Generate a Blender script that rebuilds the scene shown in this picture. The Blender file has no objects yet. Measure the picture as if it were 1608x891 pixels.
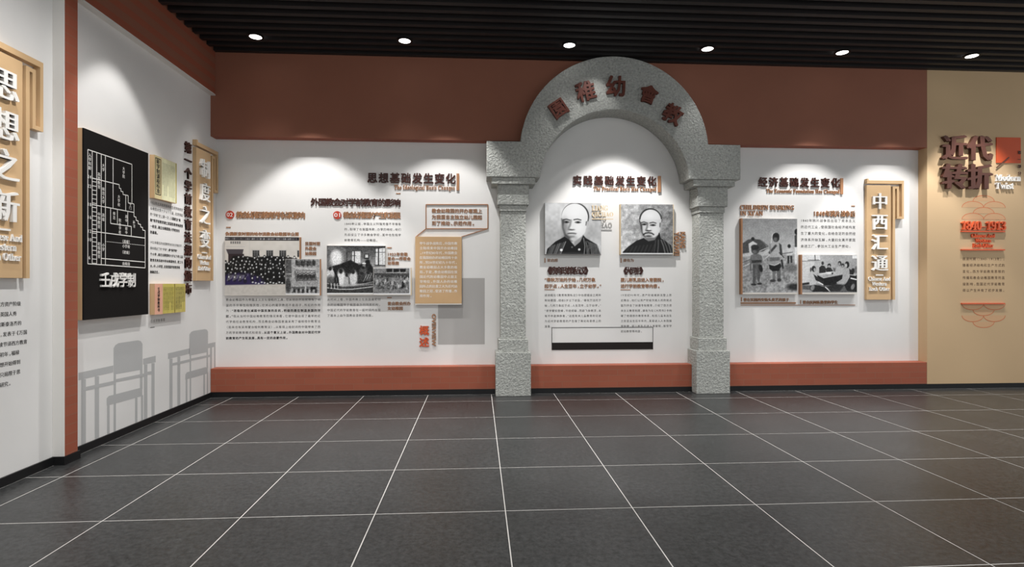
import bpy, math, random
import numpy as np

# ---------------------------------------------------------------- camera, world, exposure
scene = bpy.context.scene
COL = scene.collection
F, TH, H = 864.56, 0.061595, 1.41227          # focal length in pixels of a 1608 wide frame, yaw, eye height
cam_d = bpy.data.cameras.new('camera')
cam_d.sensor_width = 36.0
cam_d.lens = 36.0 * F / 1608.0
cam_d.clip_start = 0.05
cam = bpy.data.objects.new('camera', cam_d)
cam.location = (0, 0, H)
cam.rotation_euler = (math.pi / 2, 0, -TH)
COL.objects.link(cam)
scene.camera = cam

world = bpy.data.worlds.new('hall_ambience')
scene.world = world
world.use_nodes = True
bg = world.node_tree.nodes['Background']
bg.inputs[0].default_value = (0.95, 0.98, 1.0, 1)
bg.inputs[1].default_value = 1.05

vs = scene.view_settings
vs.view_transform = 'Standard'
vs.look = 'None'
vs.gamma = 1.0
vs.use_curve_mapping = False
vs.exposure = 0.0

def lamp(name, loc, aim, watts, cone, blend, radius=0.03, col=(1.0, 0.992, 0.982)):
    d = bpy.data.lights.new(name, 'SPOT')
    d.energy = watts
    d.spot_size = math.radians(cone)
    d.spot_blend = blend
    d.shadow_soft_size = radius
    d.color = col
    o = bpy.data.objects.new(name, d)
    o.location = loc
    v = np.array(aim, float) - np.array(loc, float)
    import mathutils
    o.rotation_euler = mathutils.Vector(v).to_track_quat('-Z', 'Y').to_euler()
    COL.objects.link(o)
    return o

# spotlights recessed between the ceiling slats, close to the walls (they draw the scallops of light)
for x, w in ((-2.08, 250), (-0.42, 205), (1.80, 360), (4.37, 230), (5.49, 235)):
    lamp('wall_spotlight', (x, 6.30, 4.24), (x, 6.34, 0.0), w, 73.6, 0.26)
lamp('wall_spotlight', (-2.90, 6.55, 4.24), (-2.90, 6.62, 0.0), 30, 46, 0.5)
lamp('wall_spotlight', (6.58, 6.35, 4.24), (6.58, 6.40, 0.0), 220, 78, 0.4)
lamp('wall_spotlight', (-2.74, 5.18, 4.24), (-2.76, 5.18, 0.0), 90, 68, 0.3)
lamp('wall_spotlight', (-2.74, 3.55, 4.24), (-2.76, 3.55, 0.0), 90, 68, 0.3)
lamp('wall_spotlight', (1.42, 6.35, 4.24), (1.46, 6.82, 3.62), 14, 52, 0.8)

# unseen fill spots added to brighten walls and floor, without fixtures
for y in (3.9, 1.3):
    for x, w in ((-1.7, 270), (0.9, 115), (3.5, 130), (6.1, 100)):
        lamp('hall_fill_light', (x, y, 4.24), (x, y, 0), w, 150, 1.0, 0.06)

# ---------------------------------------------------------------- materials
def s2l(c):
    out = []
    for x in c:
        x = x / 255.0
        out.append(x / 12.92 if x <= 0.04045 else ((x + 0.055) / 1.055) ** 2.4)
    return tuple(out) + (1.0,)

MATS = {}
def mat(name, rgb, rough=0.6, spec=0.3, var=0.0, scale=8.0, bump=0.0, bscale=60.0, metal=0.0, emit=0.0):
    m = bpy.data.materials.new(name)
    m.use_nodes = True
    nt = m.node_tree
    b = nt.nodes['Principled BSDF']
    col = s2l(rgb)
    b.inputs['Base Color'].default_value = col
    b.inputs['Roughness'].default_value = rough
    b.inputs['Specular IOR Level'].default_value = spec
    b.inputs['Metallic'].default_value = metal
    tc = nt.nodes.new('ShaderNodeTexCoord')
    if var > 0:
        n = nt.nodes.new('ShaderNodeTexNoise')
        n.inputs['Scale'].default_value = scale
        n.inputs['Detail'].default_value = 4
        r = nt.nodes.new('ShaderNodeValToRGB')
        r.color_ramp.elements[0].position = 0.3
        r.color_ramp.elements[1].position = 0.7
        r.color_ramp.elements[0].color = tuple(c * (1 - var) for c in col[:3]) + (1,)
        r.color_ramp.elements[1].color = tuple(min(1, c * (1 + var)) for c in col[:3]) + (1,)
        nt.links.new(tc.outputs['Object'], n.inputs['Vector'])
        nt.links.new(n.outputs['Fac'], r.inputs['Fac'])
        nt.links.new(r.outputs['Color'], b.inputs['Base Color'])
    if bump > 0:
        n2 = nt.nodes.new('ShaderNodeTexNoise')
        n2.inputs['Scale'].default_value = bscale
        n2.inputs['Detail'].default_value = 3
        bp = nt.nodes.new('ShaderNodeBump')
        bp.inputs['Strength'].default_value = bump
        bp.inputs['Distance'].default_value = 0.01
        nt.links.new(tc.outputs['Object'], n2.inputs['Vector'])
        nt.links.new(n2.outputs['Fac'], bp.inputs['Height'])
        nt.links.new(bp.outputs['Normal'], b.inputs['Normal'])
    if emit > 0:
        b.inputs['Emission Color'].default_value = (1, 0.98, 0.95, 1)
        b.inputs['Emission Strength'].default_value = emit
    MATS[name] = m
    return m

M_WHITE = mat('white_wall_paint', (228, 226, 223), 0.75, 0.2, 0.015, 2.5, 0.03, 220)
M_TRIMW = mat('white_trim_paint', (225, 222, 217), 0.6, 0.25, 0.01, 4)
M_TAN = mat('tan_wall_paint', (200, 171, 134), 0.7, 0.2, 0.02, 1.5)
M_WOOD = mat('tan_lacquer', (206, 172, 130), 0.45, 0.35, 0.03, 6)
M_WOODD = mat('tan_lacquer_panel', (200, 164, 122), 0.5, 0.3, 0.025, 5)
M_BLACKB = mat('charcoal_board', (32, 30, 29), 0.8, 0.06, 0.03, 6)
M_SKIRT = mat('black_skirting', (25, 25, 26), 0.4, 0.3, 0.05, 6)
M_SLAT = mat('black_ceiling_slat', (40, 37, 37), 0.5, 0.3, 0.06, 3)
M_PLEN = mat('black_ceiling_void', (10, 10, 10), 0.9, 0.05, 0.05, 2)
M_DARK = mat('dark_brown_letters', (66, 34, 27), 0.45, 0.35, 0.04, 12)
M_CHOC = mat('chocolate_letters', (84, 50, 40), 0.45, 0.4, 0.05, 12)
M_REDW = mat('arch_letter_wood', (100, 52, 40), 0.5, 0.35, 0.12, 20)
M_BRONZE = mat('bronze_letters', (164, 118, 84), 0.5, 0.35, 0.04, 12)
M_GOLD = mat('pale_gold_letters', (222, 198, 160), 0.45, 0.35, 0.03, 10)
M_WLET = mat('white_letters', (238, 235, 230), 0.5, 0.3, 0.01, 8)
M_ORNG = mat('orange_red_letters', (214, 92, 52), 0.45, 0.35, 0.04, 9)
M_ORPAN = mat('orange_red_panel', (206, 84, 44), 0.5, 0.3, 0.03, 5)
M_BADGE = mat('red_badge', (192, 62, 42), 0.45, 0.35, 0.03, 9)
M_INK = mat('black_print', (38, 34, 33), 0.7, 0.15, 0.05, 9)
M_INKB = mat('brown_print', (84, 62, 48), 0.7, 0.15, 0.04, 9)
M_SILH = mat('grey_silhouette_print', (184, 184, 183), 0.75, 0.15, 0.01, 5)
M_GREYP = mat('grey_print_block', (176, 173, 170), 0.75, 0.15, 0.01, 5)
M_WAVE = mat('orange_line_print', (206, 112, 74), 0.7, 0.15, 0.03, 5)
M_WAVEF = mat('orange_wash_print', (206, 166, 128), 0.75, 0.15, 0.02, 5)
M_EDGE = mat('photo_board_edge', (214, 208, 200), 0.55, 0.3, 0.02, 6)
M_GREYE = mat('grey_board_edge', (120, 116, 112), 0.55, 0.3, 0.02, 6)
M_LENS = mat('lit_lamp_lens', (255, 252, 246), 0.4, 0.3, 0.0, emit=7.0)
M_RING = mat('black_lamp_ring', (18, 18, 18), 0.45, 0.35, 0.03, 9)
M_GROUT = mat('pale_grout', (205, 202, 197), 0.8, 0.1, 0.05, 9)

def red_material():
    m = bpy.data.materials.new('red_painted_brick')
    m.use_nodes = True
    nt = m.node_tree
    b = nt.nodes['Principled BSDF']
    b.inputs['Roughness'].default_value = 0.62
    b.inputs['Specular IOR Level'].default_value = 0.25
    tc = nt.nodes.new('ShaderNodeTexCoord')
    mp = nt.nodes.new('ShaderNodeMapping')
    mp.inputs['Rotation'].default_value = (math.pi / 2, 0, 0)
    br = nt.nodes.new('ShaderNodeTexBrick')
    br.inputs['Color1'].default_value = s2l((162, 91, 69))
    br.inputs['Color2'].default_value = s2l((156, 86, 65))
    br.inputs['Mortar'].default_value = s2l((150, 98, 78))
    br.inputs['Scale'].default_value = 1.0
    br.inputs['Mortar Size'].default_value = 0.004
    br.inputs['Brick Width'].default_value = 0.24
    br.inputs['Row Height'].default_value = 0.075
    n = nt.nodes.new('ShaderNodeTexNoise')
    n.inputs['Scale'].default_value = 3.0
    mx = nt.nodes.new('ShaderNodeMixRGB')
    mx.blend_type = 'MULTIPLY'
    mx.inputs['Fac'].default_value = 0.12
    nt.links.new(tc.outputs['Object'], mp.inputs['Vector'])
    nt.links.new(mp.outputs['Vector'], br.inputs['Vector'])
    nt.links.new(tc.outputs['Object'], n.inputs['Vector'])
    nt.links.new(br.outputs['Color'], mx.inputs['Color1'])
    nt.links.new(n.outputs['Fac'], mx.inputs['Color2'])
    nt.links.new(mx.outputs['Color'], b.inputs['Base Color'])
    return m
M_RED = red_material()

def stone_material():
    m = bpy.data.materials.new('grey_stucco_stone')
    m.use_nodes = True
    nt = m.node_tree
    b = nt.nodes['Principled BSDF']
    b.inputs['Roughness'].default_value = 0.85
    b.inputs['Specular IOR Level'].default_value = 0.15
    tc = nt.nodes.new('ShaderNodeTexCoord')
    n = nt.nodes.new('ShaderNodeTexNoise')
    n.inputs['Scale'].default_value = 40
    n.inputs['Detail'].default_value = 3
    n.inputs['Distortion'].default_value = 0.6
    r = nt.nodes.new('ShaderNodeValToRGB')
    r.color_ramp.elements[0].position = 0.3
    r.color_ramp.elements[1].position = 0.75
    r.color_ramp.elements[0].color = s2l((154, 155, 150))
    r.color_ramp.elements[1].color = s2l((194, 195, 189))
    bp = nt.nodes.new('ShaderNodeBump')
    bp.inputs['Strength'].default_value = 1.0
    bp.inputs['Distance'].default_value = 0.02
    nt.links.new(tc.outputs['Object'], n.inputs['Vector'])
    nt.links.new(n.outputs['Fac'], r.inputs['Fac'])
    nt.links.new(r.outputs['Color'], b.inputs['Base Color'])
    nt.links.new(n.outputs['Fac'], bp.inputs['Height'])
    nt.links.new(bp.outputs['Normal'], b.inputs['Normal'])
    return m
M_STONE = stone_material()

def tile_material():
    m = bpy.data.materials.new('dark_grey_floor_tile')
    m.use_nodes = True
    nt = m.node_tree
    b = nt.nodes['Principled BSDF']
    b.inputs['Roughness'].default_value = 0.34
    b.inputs['Specular IOR Level'].default_value = 0.4
    tc = nt.nodes.new('ShaderNodeTexCoord')
    oi = nt.nodes.new('ShaderNodeObjectInfo')
    ad = nt.nodes.new('ShaderNodeVectorMath')
    ad.operation = 'ADD'
    sc = nt.nodes.new('ShaderNodeVectorMath')
    sc.operation = 'SCALE'
    sc.inputs['Scale'].default_value = 37.0
    cx = nt.nodes.new('ShaderNodeCombineXYZ')
    nt.links.new(oi.outputs['Random'], cx.inputs[0])
    nt.links.new(oi.outputs['Random'], cx.inputs[1])
    nt.links.new(cx.outputs[0], sc.inputs[0])
    nt.links.new(tc.outputs['Object'], ad.inputs[0])
    nt.links.new(sc.outputs[0], ad.inputs[1])
    n1 = nt.nodes.new('ShaderNodeTexNoise')      # grain
    n1.inputs['Scale'].default_value = 30
    n1.inputs['Detail'].default_value = 5
    n1.inputs['Roughness'].default_value = 0.78
    n2 = nt.nodes.new('ShaderNodeTexNoise')      # clouding
    n2.inputs['Scale'].default_value = 3.2
    n2.inputs['Detail'].default_value = 4
    for n in (n1, n2):
        nt.links.new(ad.outputs[0], n.inputs['Vector'])
    r1 = nt.nodes.new('ShaderNodeValToRGB')
    r1.color_ramp.elements[0].position = 0.36
    r1.color_ramp.elements[1].position = 0.66
    r1.color_ramp.elements[0].color = s2l((27, 28, 28))
    r1.color_ramp.elements[1].color = s2l((70, 71, 71))
    e = r1.color_ramp.elements.new(0.86)
    e.color = s2l((114, 114, 113))
    r2 = nt.nodes.new('ShaderNodeValToRGB')
    r2.color_ramp.elements[0].position = 0.3
    r2.color_ramp.elements[1].position = 0.7
    r2.color_ramp.elements[0].color = (0.78, 0.77, 0.76, 1)
    r2.color_ramp.elements[1].color = (1, 1, 1, 1)
    mx = nt.nodes.new('ShaderNodeMixRGB')
    mx.blend_type = 'MULTIPLY'
    mx.inputs['Fac'].default_value = 1.0
    nt.links.new(n1.outputs['Fac'], r1.inputs['Fac'])
    nt.links.new(n2.outputs['Fac'], r2.inputs['Fac'])
    nt.links.new(r1.outputs['Color'], mx.inputs['Color1'])
    nt.links.new(r2.outputs['Color'], mx.inputs['Color2'])
    nt.links.new(mx.outputs['Color'], b.inputs['Base Color'])
    mr = nt.nodes.new('ShaderNodeMapRange')
    mr.inputs['To Min'].default_value = 0.26
    mr.inputs['To Max'].default_value = 0.42
    nt.links.new(n1.outputs['Fac'], mr.inputs['Value'])
    nt.links.new(mr.outputs['Result'], b.inputs['Roughness'])
    bp = nt.nodes.new('ShaderNodeBump')
    bp.inputs['Strength'].default_value = 0.12
    bp.inputs['Distance'].default_value = 0.004
    nt.links.new(n1.outputs['Fac'], bp.inputs['Height'])
    nt.links.new(bp.outputs['Normal'], b.inputs['Normal'])
    return m
M_TILE = tile_material()

def print_material():
    m = bpy.data.materials.new('printed_photograph')
    m.use_nodes = True
    nt = m.node_tree
    b = nt.nodes['Principled BSDF']
    b.inputs['Roughness'].default_value = 0.5
    b.inputs['Specular IOR Level'].default_value = 0.25
    a = nt.nodes.new('ShaderNodeVertexColor')
    a.layer_name = 'print'
    nt.links.new(a.outputs['Color'], b.inputs['Base Color'])
    return m
M_PRINT = print_material()

# ---------------------------------------------------------------- mesh helpers
class MB:
    def __init__(self):
        self.v, self.f = [], []
    def box(self, x0, y0, z0, x1, y1, z1):
        n = len(self.v)
        self.v += [(x0, y0, z0), (x1, y0, z0), (x1, y1, z0), (x0, y1, z0),
                   (x0, y0, z1), (x1, y0, z1), (x1, y1, z1), (x0, y1, z1)]
        self.f += [tuple(n + i for i in q) for q in
                   ((0, 3, 2, 1), (4, 5, 6, 7), (0, 1, 5, 4), (1, 2, 6, 5), (2, 3, 7, 6), (3, 0, 4, 7))]
        return self
    def prism(self, pts, z0, z1):
        """outline in local x,y (counter-clockwise), from z0 to z1"""
        n, k = len(self.v), len(pts)
        self.v += [(p[0], p[1], z0) for p in pts] + [(p[0], p[1], z1) for p in pts]
        self.f.append(tuple(n + i for i in reversed(range(k))))
        self.f.append(tuple(n + k + i for i in range(k)))
        for i in range(k):
            j = (i + 1) % k
            self.f.append((n + i, n + j, n + k + j, n + k + i))
        return self
    def flat(self, pts, z):
        n = len(self.v)
        self.v += [(p[0], p[1], z) for p in pts]
        self.f.append(tuple(n + i for i in range(len(pts))))
        return self
    def bar(self, p, q, w, z0, z1):
        dx, dy = q[0] - p[0], q[1] - p[1]
        L = math.hypot(dx, dy) or 1
        nx, ny = -dy / L * w / 2, dx / L * w / 2
        pts = [(p[0] - nx, p[1] - ny), (q[0] - nx, q[1] - ny), (q[0] + nx, q[1] + ny), (p[0] + nx, p[1] + ny)]
        return self.flat(pts, z1) if z0 is None else self.prism(pts, z0, z1)
    def raw(self, V, Fs):
        n = len(self.v)
        self.v += [tuple(r) for r in V]
        self.f += [tuple(i + n for i in f) for f in Fs]
        return self
    def build(self, name, m, parent=None, loc=(0, 0, 0), rot=(0, 0, 0), bevel=0.0, shift=True):
        me = bpy.data.meshes.new(name)
        me.from_pydata(self.v, [], self.f)
        me.materials.append(m)
        o = bpy.data.objects.new(name, me)
        o.location = loc
        o.rotation_euler = rot
        COL.objects.link(o)
        if parent is not None:
            o.parent = parent
        if bevel > 0:
            md = o.modifiers.new('bevel', 'BEVEL')
            md.width = bevel
            md.segments = 2
            md.limit_method = 'ANGLE'
        return o

def tag(o, label=None, cat=None, group=None, kind=None):
    if label: o['label'] = label
    if cat: o['category'] = cat
    if group: o['group'] = group
    if kind: o['kind'] = kind
    return o

def empty(name, loc, rot=(0, 0, 0)):
    o = bpy.data.objects.new(name, None)
    o.empty_display_size = 0.05
    o.location = loc
    o.rotation_euler = rot
    COL.objects.link(o)
    return o

# a wall face: local x runs right, local y up, local z out of the wall
class Face:
    def __init__(self, kind, c):
        self.kind, self.c = kind, c
        self.rot = (math.pi / 2, 0, 0) if kind == 'Y' else (math.pi / 2, 0, math.pi / 2)
    def at(self, u, v, d=0.0):
        """measurement in the photograph -> metres on the wall, d in front of its surface"""
        a, b = (u - 804) / F, -(v - 445.5) / F
        c, s = math.cos(TH), math.sin(TH)
        r = (a * c + s, -a * s + c, b)
        if self.kind == 'Y':
            t = (self.c - d) / r[1]
            return r[0] * t, H + r[2] * t
        t = (self.c + d) / r[0]
        return r[1] * t, H + r[2] * t
    def rect(self, u0, v0, u1, v1, d=0.0):
        um, vm = (u0 + u1) / 2, (v0 + v1) / 2
        a0, a1 = self.at(u0, vm, d)[0], self.at(u1, vm, d)[0]
        return a0, self.at(um, v1, d)[1], a1, self.at(um, v0, d)[1]
    def loc(self, a, b, d=0.0):
        return (a, self.c - d, b) if self.kind == 'Y' else (self.c + d, a, b)
    def root(self, name, a, b, d=0.0):
        return empty(name, self.loc(a, b, d), self.rot)

BACK = Face('Y', 7.17)
FRONT = Face('Y', 7.02)
STONE = Face('Y', 6.82)
LEFT = Face('X', -3.30)

# ---------------------------------------------------------------- lettering
GC = {}
def glyph(s, solid):
    """outline of a string in em units: flat, or 1 thick around z=0"""
    k = (s, solid)
    if k not in GC:
        cu = bpy.data.curves.new('glyph', 'FONT')
        cu.body = s
        cu.size = 1.0
        cu.resolution_u = 2
        cu.extrude = 0.5 if solid else 0.0
        ob = bpy.data.objects.new('glyph', cu)
        COL.objects.link(ob)
        dg = bpy.context.evaluated_depsgraph_get()
        dg.update()
        ev = ob.evaluated_get(dg)
        me = ev.to_mesh()
        V = np.empty(len(me.vertices) * 3)
        me.vertices.foreach_get('co', V)
        Fs = [tuple(p.vertices) for p in me.polygons]
        ev.to_mesh_clear()
        bpy.data.objects.remove(ob)
        bpy.data.curves.remove(cu)
        GC[k] = (V.reshape(-1, 3), Fs)
    return GC[k]

def prewarm(strings, solid):
    obs = []
    for t in strings:
        cu = bpy.data.curves.new('glyph', 'FONT')
        cu.body, cu.size, cu.resolution_u = t, 1.0, 2
        cu.extrude = 0.5 if solid else 0.0
        ob = bpy.data.objects.new('glyph', cu)
        COL.objects.link(ob)
        obs.append(ob)
    dg = bpy.context.evaluated_depsgraph_get()
    dg.update()
    for t, ob in zip(strings, obs):
        ev = ob.evaluated_get(dg)
        me = ev.to_mesh()
        V = np.empty(len(me.vertices) * 3)
        me.vertices.foreach_get('co', V)
        GC[(t, solid)] = (V.reshape(-1, 3), [tuple(p.vertices) for p in me.polygons])
        ev.to_mesh_clear()
    for ob in obs:
        cu = ob.data
        bpy.data.objects.remove(ob)
        bpy.data.curves.remove(cu)
# the characters used below, outlined in one go
prewarm('-012345689—“”、。《》一万上下不与专且世业两个中为主义之九也习书乳了争于些产亲人介从他代以们会传但位体何余作使侵促借倡做儿先入全公六关其具内冠况准减几凭出击列创初利到制前办加动劳包化北十午半南占厂历参反发取受变只召台史同名后启和响园国在地垄培基堂士壬备外多大天女奴如妇始婴子学孩它宗定实客家容对导封将小尔就局展岁工已布师帝带平年并幼府度庭康建开式弱强当影得心念思性情想意戌成我战所托把抗报抨招括据接提摔播收政教数文断斯新方族早时明春是显晚普更最月有期未本机权条来极构标校格梁梭楼模次欲此步殖段母比民求法泰洋洛派济消清点烈然片特猛现理瑞瓦生用由甲略登百的直看着研础确社禄福离秀私秋科积称程稚究立童第等策类系约级纪绍经结给绝统续维耀者而职育胎自至舆舞节英范著蒙补表裴西观规解譬议许论设译说课象败资赋走起超足跌践身近这进述途造遍采重量门闭间阶陆限院随面顶颁飞首高鸦齐龄（），：', False)
prewarm('0123489“”、。《》一万上业个中为主之书乳了争于产京人代会伪何作儿入内几分到制前办动化卖发变同后启和哈响园国園在基塾壬外大头女始婴子学孩安实客容对尔展布年幼度康开影徽思想戌我战所托折推政教断新时春曾會有期梁概毕民汇法济满滨点照片特独生用由百的础示私秋稚立第等策经育自艺范行街西观规议象起超践转近进述通部里间院颁鸦，', True)

STY = {'plain': [(0, 0)],
       'medium': [(-.012, 0), (.012, 0)],
       'bold': [(-.022, -.022), (.022, -.022), (-.022, .022), (.022, .022)],
       'heavy': [(-.036, -.036), (.036, -.036), (-.036, .036), (.036, .036)],
       'serif': [(-.03, 0), (.03, 0)],
       'serifb': [(-.05, -.01), (0, .01), (.05, -.01)]}

def add_char(mb, ch, cx, cy, sx, sy, z0, z1, style='plain', rot=0.0):
    V, Fs = glyph(ch, z0 is not None)
    if len(V) == 0:
        return
    cr, sr = math.cos(rot), math.sin(rot)
    for k, (dx, dy) in enumerate(STY[style]):
        e = k * (0.0005 if z0 is not None else 0.00012)       # copies never share a plane
        X = (V[:, 0] - 0.5 + dx) * sx
        Y = (V[:, 1] - 0.38 + dy) * sy
        Z = (z0 + z1 + e) / 2 + V[:, 2] * (z1 + e - z0) if z0 is not None else np.full(len(V), z1 + e)
        mb.raw(np.c_[cx + X * cr - Y * sr, cy + X * sr + Y * cr, Z].tolist(), Fs)

def add_string(mb, s, x0, y0, x1, y1, z0, z1, style='plain', turn=False):
    """string fitted into a box (turned: reads from top to bottom)"""
    V, Fs = glyph(s, z0 is not None)
    lo, hi = V.min(0), V.max(0)
    w, h = hi[0] - lo[0], hi[1] - lo[1]
    for k, (dx, dy) in enumerate(STY[style]):
        e = k * (0.0005 if z0 is not None else 0.00012)
        X = (V[:, 0] - lo[0]) / w
        Y = (V[:, 1] - lo[1]) / h
        Z = (z0 + z1 + e) / 2 + V[:, 2] * (z1 + e - z0) if z0 is not None else np.full(len(V), z1 + e)
        if turn:
            em = (x1 - x0) / h
            mb.raw(np.c_[x0 + Y * (x1 - x0) + dy * em, y1 - X * (y1 - y0) - dx * em, Z].tolist(), Fs)
        else:
            em = (y1 - y0) / h
            mb.raw(np.c_[x0 + X * (x1 - x0) + dx * em, y0 + Y * (y1 - y0) + dy * em, Z].tolist(), Fs)

def serif(s):
    """bold serif letters"""
    out = ''
    for c in s:
        if 'A' <= c <= 'Z': out += chr(0x1D400 + ord(c) - 65)
        elif 'a' <= c <= 'z': out += chr(0x1D41A + ord(c) - 97)
        elif '0' <= c <= '9': out += chr(0x1D7CE + ord(c) - 48)
        else: out += c
    return out

def adv(ch):
    if ch in '，。、：；': return 0.72
    if ch in '（《': return 0.75
    if ch in '）》': return 0.75
    if ch in '“”': return 0.5
    if ord(ch) < 256: return 0.56
    return 1.0

def add_line(mb, s, x0, x1, cy, size, z0, z1, style='plain', justify=True, bold_from=None, bold_to=None, step=None):
    ws = [adv(c) for c in s]
    tot = sum(ws)
    k = (x1 - x0) / tot if justify else (step or size)
    x = x0
    for i, (c, w) in enumerate(zip(s, ws)):
        cx = x + w * k / 2
        off = 0.0
        if c in '，。、：；': off = 0.30 * size
        elif c in '（《': off = -0.18 * size
        elif c in '）》': off = 0.18 * size
        elif c in '“”': off = 0.28 * size
        elif ord(c) < 256: off = 0.22 * size
        st = style
        if bold_from is not None and i >= bold_from and (bold_to is None or i < bold_to):
            st = 'bold'
        if c != ' ':
            add_char(mb, c, cx + off, cy, size, size, z0, z1, st)
        x += w * k
    return k

def paragraph(face, lines, u0, u1, vs_, d=0.0, label='', m=None, size=0.86, name='printed_paragraph',
              style='plain', last_short=True, bolds=None, cat='wall text', group=None, depth=None, ab=None):
    """block of small text; vs_ = height of the first and of the last line in the photograph"""
    n = len(lines)
    v0, v1 = vs_
    um = (u0 + u1) / 2
    a0, bt = face.at(u0, v0, d)[0], face.at(um, v0, d)[1]
    a1, bb = face.at(u1, (v0 + v1) / 2, d)[0], face.at(um, v1, d)[1]
    a0 = face.at(u0, (v0 + v1) / 2, d)[0]
    if ab: a0, a1, bt, bb = ab
    pitch = (bt - bb) / (n - 1) if n > 1 else face.rect(u0, v0 - 4, u1, v0 + 4, d)[3] - face.rect(u0, v0 - 4, u1, v0 + 4, d)[1]
    cols = max(sum(adv(c) for c in l) for l in lines)
    step = (a1 - a0) / cols
    sz = min(step, pitch) * size if n > 1 else step * size
    ca, cb = (a0 + a1) / 2, bb - sz / 2
    bolds = bolds or {}
    root = face.root(name, ca, cb, d) if n > 1 else None
    for i, l in enumerate(lines):
        mb = MB()
        tot = sum(adv(c) for c in l)
        just = tot > 0.93 * cols and not (last_short and i == n - 1 and tot < 0.97 * cols)
        bf = bolds.get(i)
        y = bt - pitch * i - cb
        add_line(mb, l, a0 - ca, a1 - ca, y if n == 1 else 0.0, sz, None if depth is None else 0.0, 0.0012 if depth is None else depth, style, just,
                 bf[0] if bf else None, bf[1] if bf else None, step)
        if n > 1:
            mb.build('text_line', m or M_INK, root, (0, y, 0))
    o = root or mb.build(name, m or M_INK, None, face.loc(ca, cb, d), face.rot)
    tag(o, label, cat, group)
    return o

def char_row(face, chars, u0, v0, u1, v1, label, m, d=0.0, depth=0.02, style='bold', name='raised_lettering',
             group=None, vertical=False, squash=None, root=None, cat='lettering'):
    """raised characters, each a part of the lettering"""
    x0, y0, x1, y1 = face.rect(u0, v0, u1, v1, d + depth)
    n = len(chars)
    if root is None:
        root = face.root(name, (x0 + x1) / 2, y0, d)
        tag(root, label, cat, group)
        ox, oy, od = (x0 + x1) / 2, y0, d
    else:
        root, ox, oy, od = root
    if vertical:
        sx = (x1 - x0) / 0.95
        sy = sx if squash is None else sx * squash
        for i, c in enumerate(chars):
            cy = y1 - 0.46 * sy - i * ((y1 - y0) - 0.92 * sy) / max(1, n - 1)
            mb = MB()
            add_char(mb, c, 0, 0, sx, sy, 0.0005, depth, style)
            mb.build('character', m, root, ((x0 + x1) / 2 - ox, cy - oy, d - od))
    else:
        sy = (y1 - y0) / 0.95
        sx = sy if squash is None else sy * squash
        ws = [0.6 if ord(c) < 256 else 1.0 for c in chars]
        unit = ((x1 - x0) - 0.92 * sx * (ws[0] + ws[-1]) / 2) / max(1e-6, sum(ws) - (ws[0] + ws[-1]) / 2)
        for i, c in enumerate(chars):
            cx = x0 + 0.46 * sx * ws[0] + (sum(ws[:i]) + ws[i] / 2 - ws[0] / 2) * unit + (0.2 * sx if ws[i] < 1 else 0)
            mb = MB()
            add_char(mb, c, 0, 0, sx, sy, 0.0005, depth, style)
            mb.build('character', m, root, (cx - ox, (y0 + y1) / 2 - oy, d - od))
    return root, ox, oy, od

def latin(face, lines, u0, v0, u1, v1, label, m, d=0.0, depth=0.012, name='raised_lettering', style='plain',
          root=None, turn=False, widths=None, align='left', part='text_line', cat='lettering', group=None):
    x0, y0, x1, y1 = face.rect(u0, v0, u1, v1, d + depth)
    if root is None:
        root = face.root(name, (x0 + x1) / 2, y0, d)
        tag(root, label, cat, group)
        ox, oy, od = (x0 + x1) / 2, y0, d
    else:
        root, ox, oy, od = root
    n = len(lines)
    for i, s in enumerate(lines):
        mb = MB()
        wf = widths[i] if widths else 1.0
        if turn:
            cw = (x1 - x0) / n
            xa = x1 - (i + 1) * cw + cw * 0.1
            add_string(mb, s, 0, -(y1 - y0) * wf, cw * 0.8, 0, 0.0005, depth, style, True)
            mb.build(part, m, root, (xa - ox, y1 - oy, d - od))
        else:
            chh = (y1 - y0) / n
            yb = y1 - (i + 1) * chh + (chh * 0.12 if n > 1 else 0)
            hh = chh * 0.8 if n > 1 else chh
            w = (x1 - x0) * wf
            xs = x0 if align == 'left' else (x1 - w if align == 'right' else (x0 + x1 - w) / 2)
            add_string(mb, s, 0, 0, w, hh, 0.0005, depth, style)
            mb.build(part, m, root, (xs - ox, yb - oy, d - od))
    return root, ox, oy, od

def bar_px(face, u0, v0, u1, v1, m, d0=0.0, d1=0.012, root=None, name='bar', label=None, cat=None):
    x0, y0, x1, y1 = face.rect(u0, v0, u1, v1, d1)
    mb = MB().box(0, 0, 0, x1 - x0, y1 - y0, d1 - d0)
    if root is None:
        o = mb.build(name, m, None, face.loc(x0, y0, d0), face.rot)
        tag(o, label, cat)
        return o
    r, ox, oy, od = root
    return mb.build(name, m, r, (x0 - ox, y0 - oy, d0 - od))

# ---------------------------------------------------------------- the room
XR = 9.77            # the room runs on past the right edge of the picture
YB = -2.2            # and behind the viewer
ZC = 4.273           # underside of the ceiling slats
ZV = 4.46            # black void above them
SK = 0.066           # skirting height

def struct(mb, name, m, parent=None, bevel=0.0):
    o = mb.build(name, m, parent, bevel=bevel)
    if parent is None:
        o['kind'] = 'structure'
    return o

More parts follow.
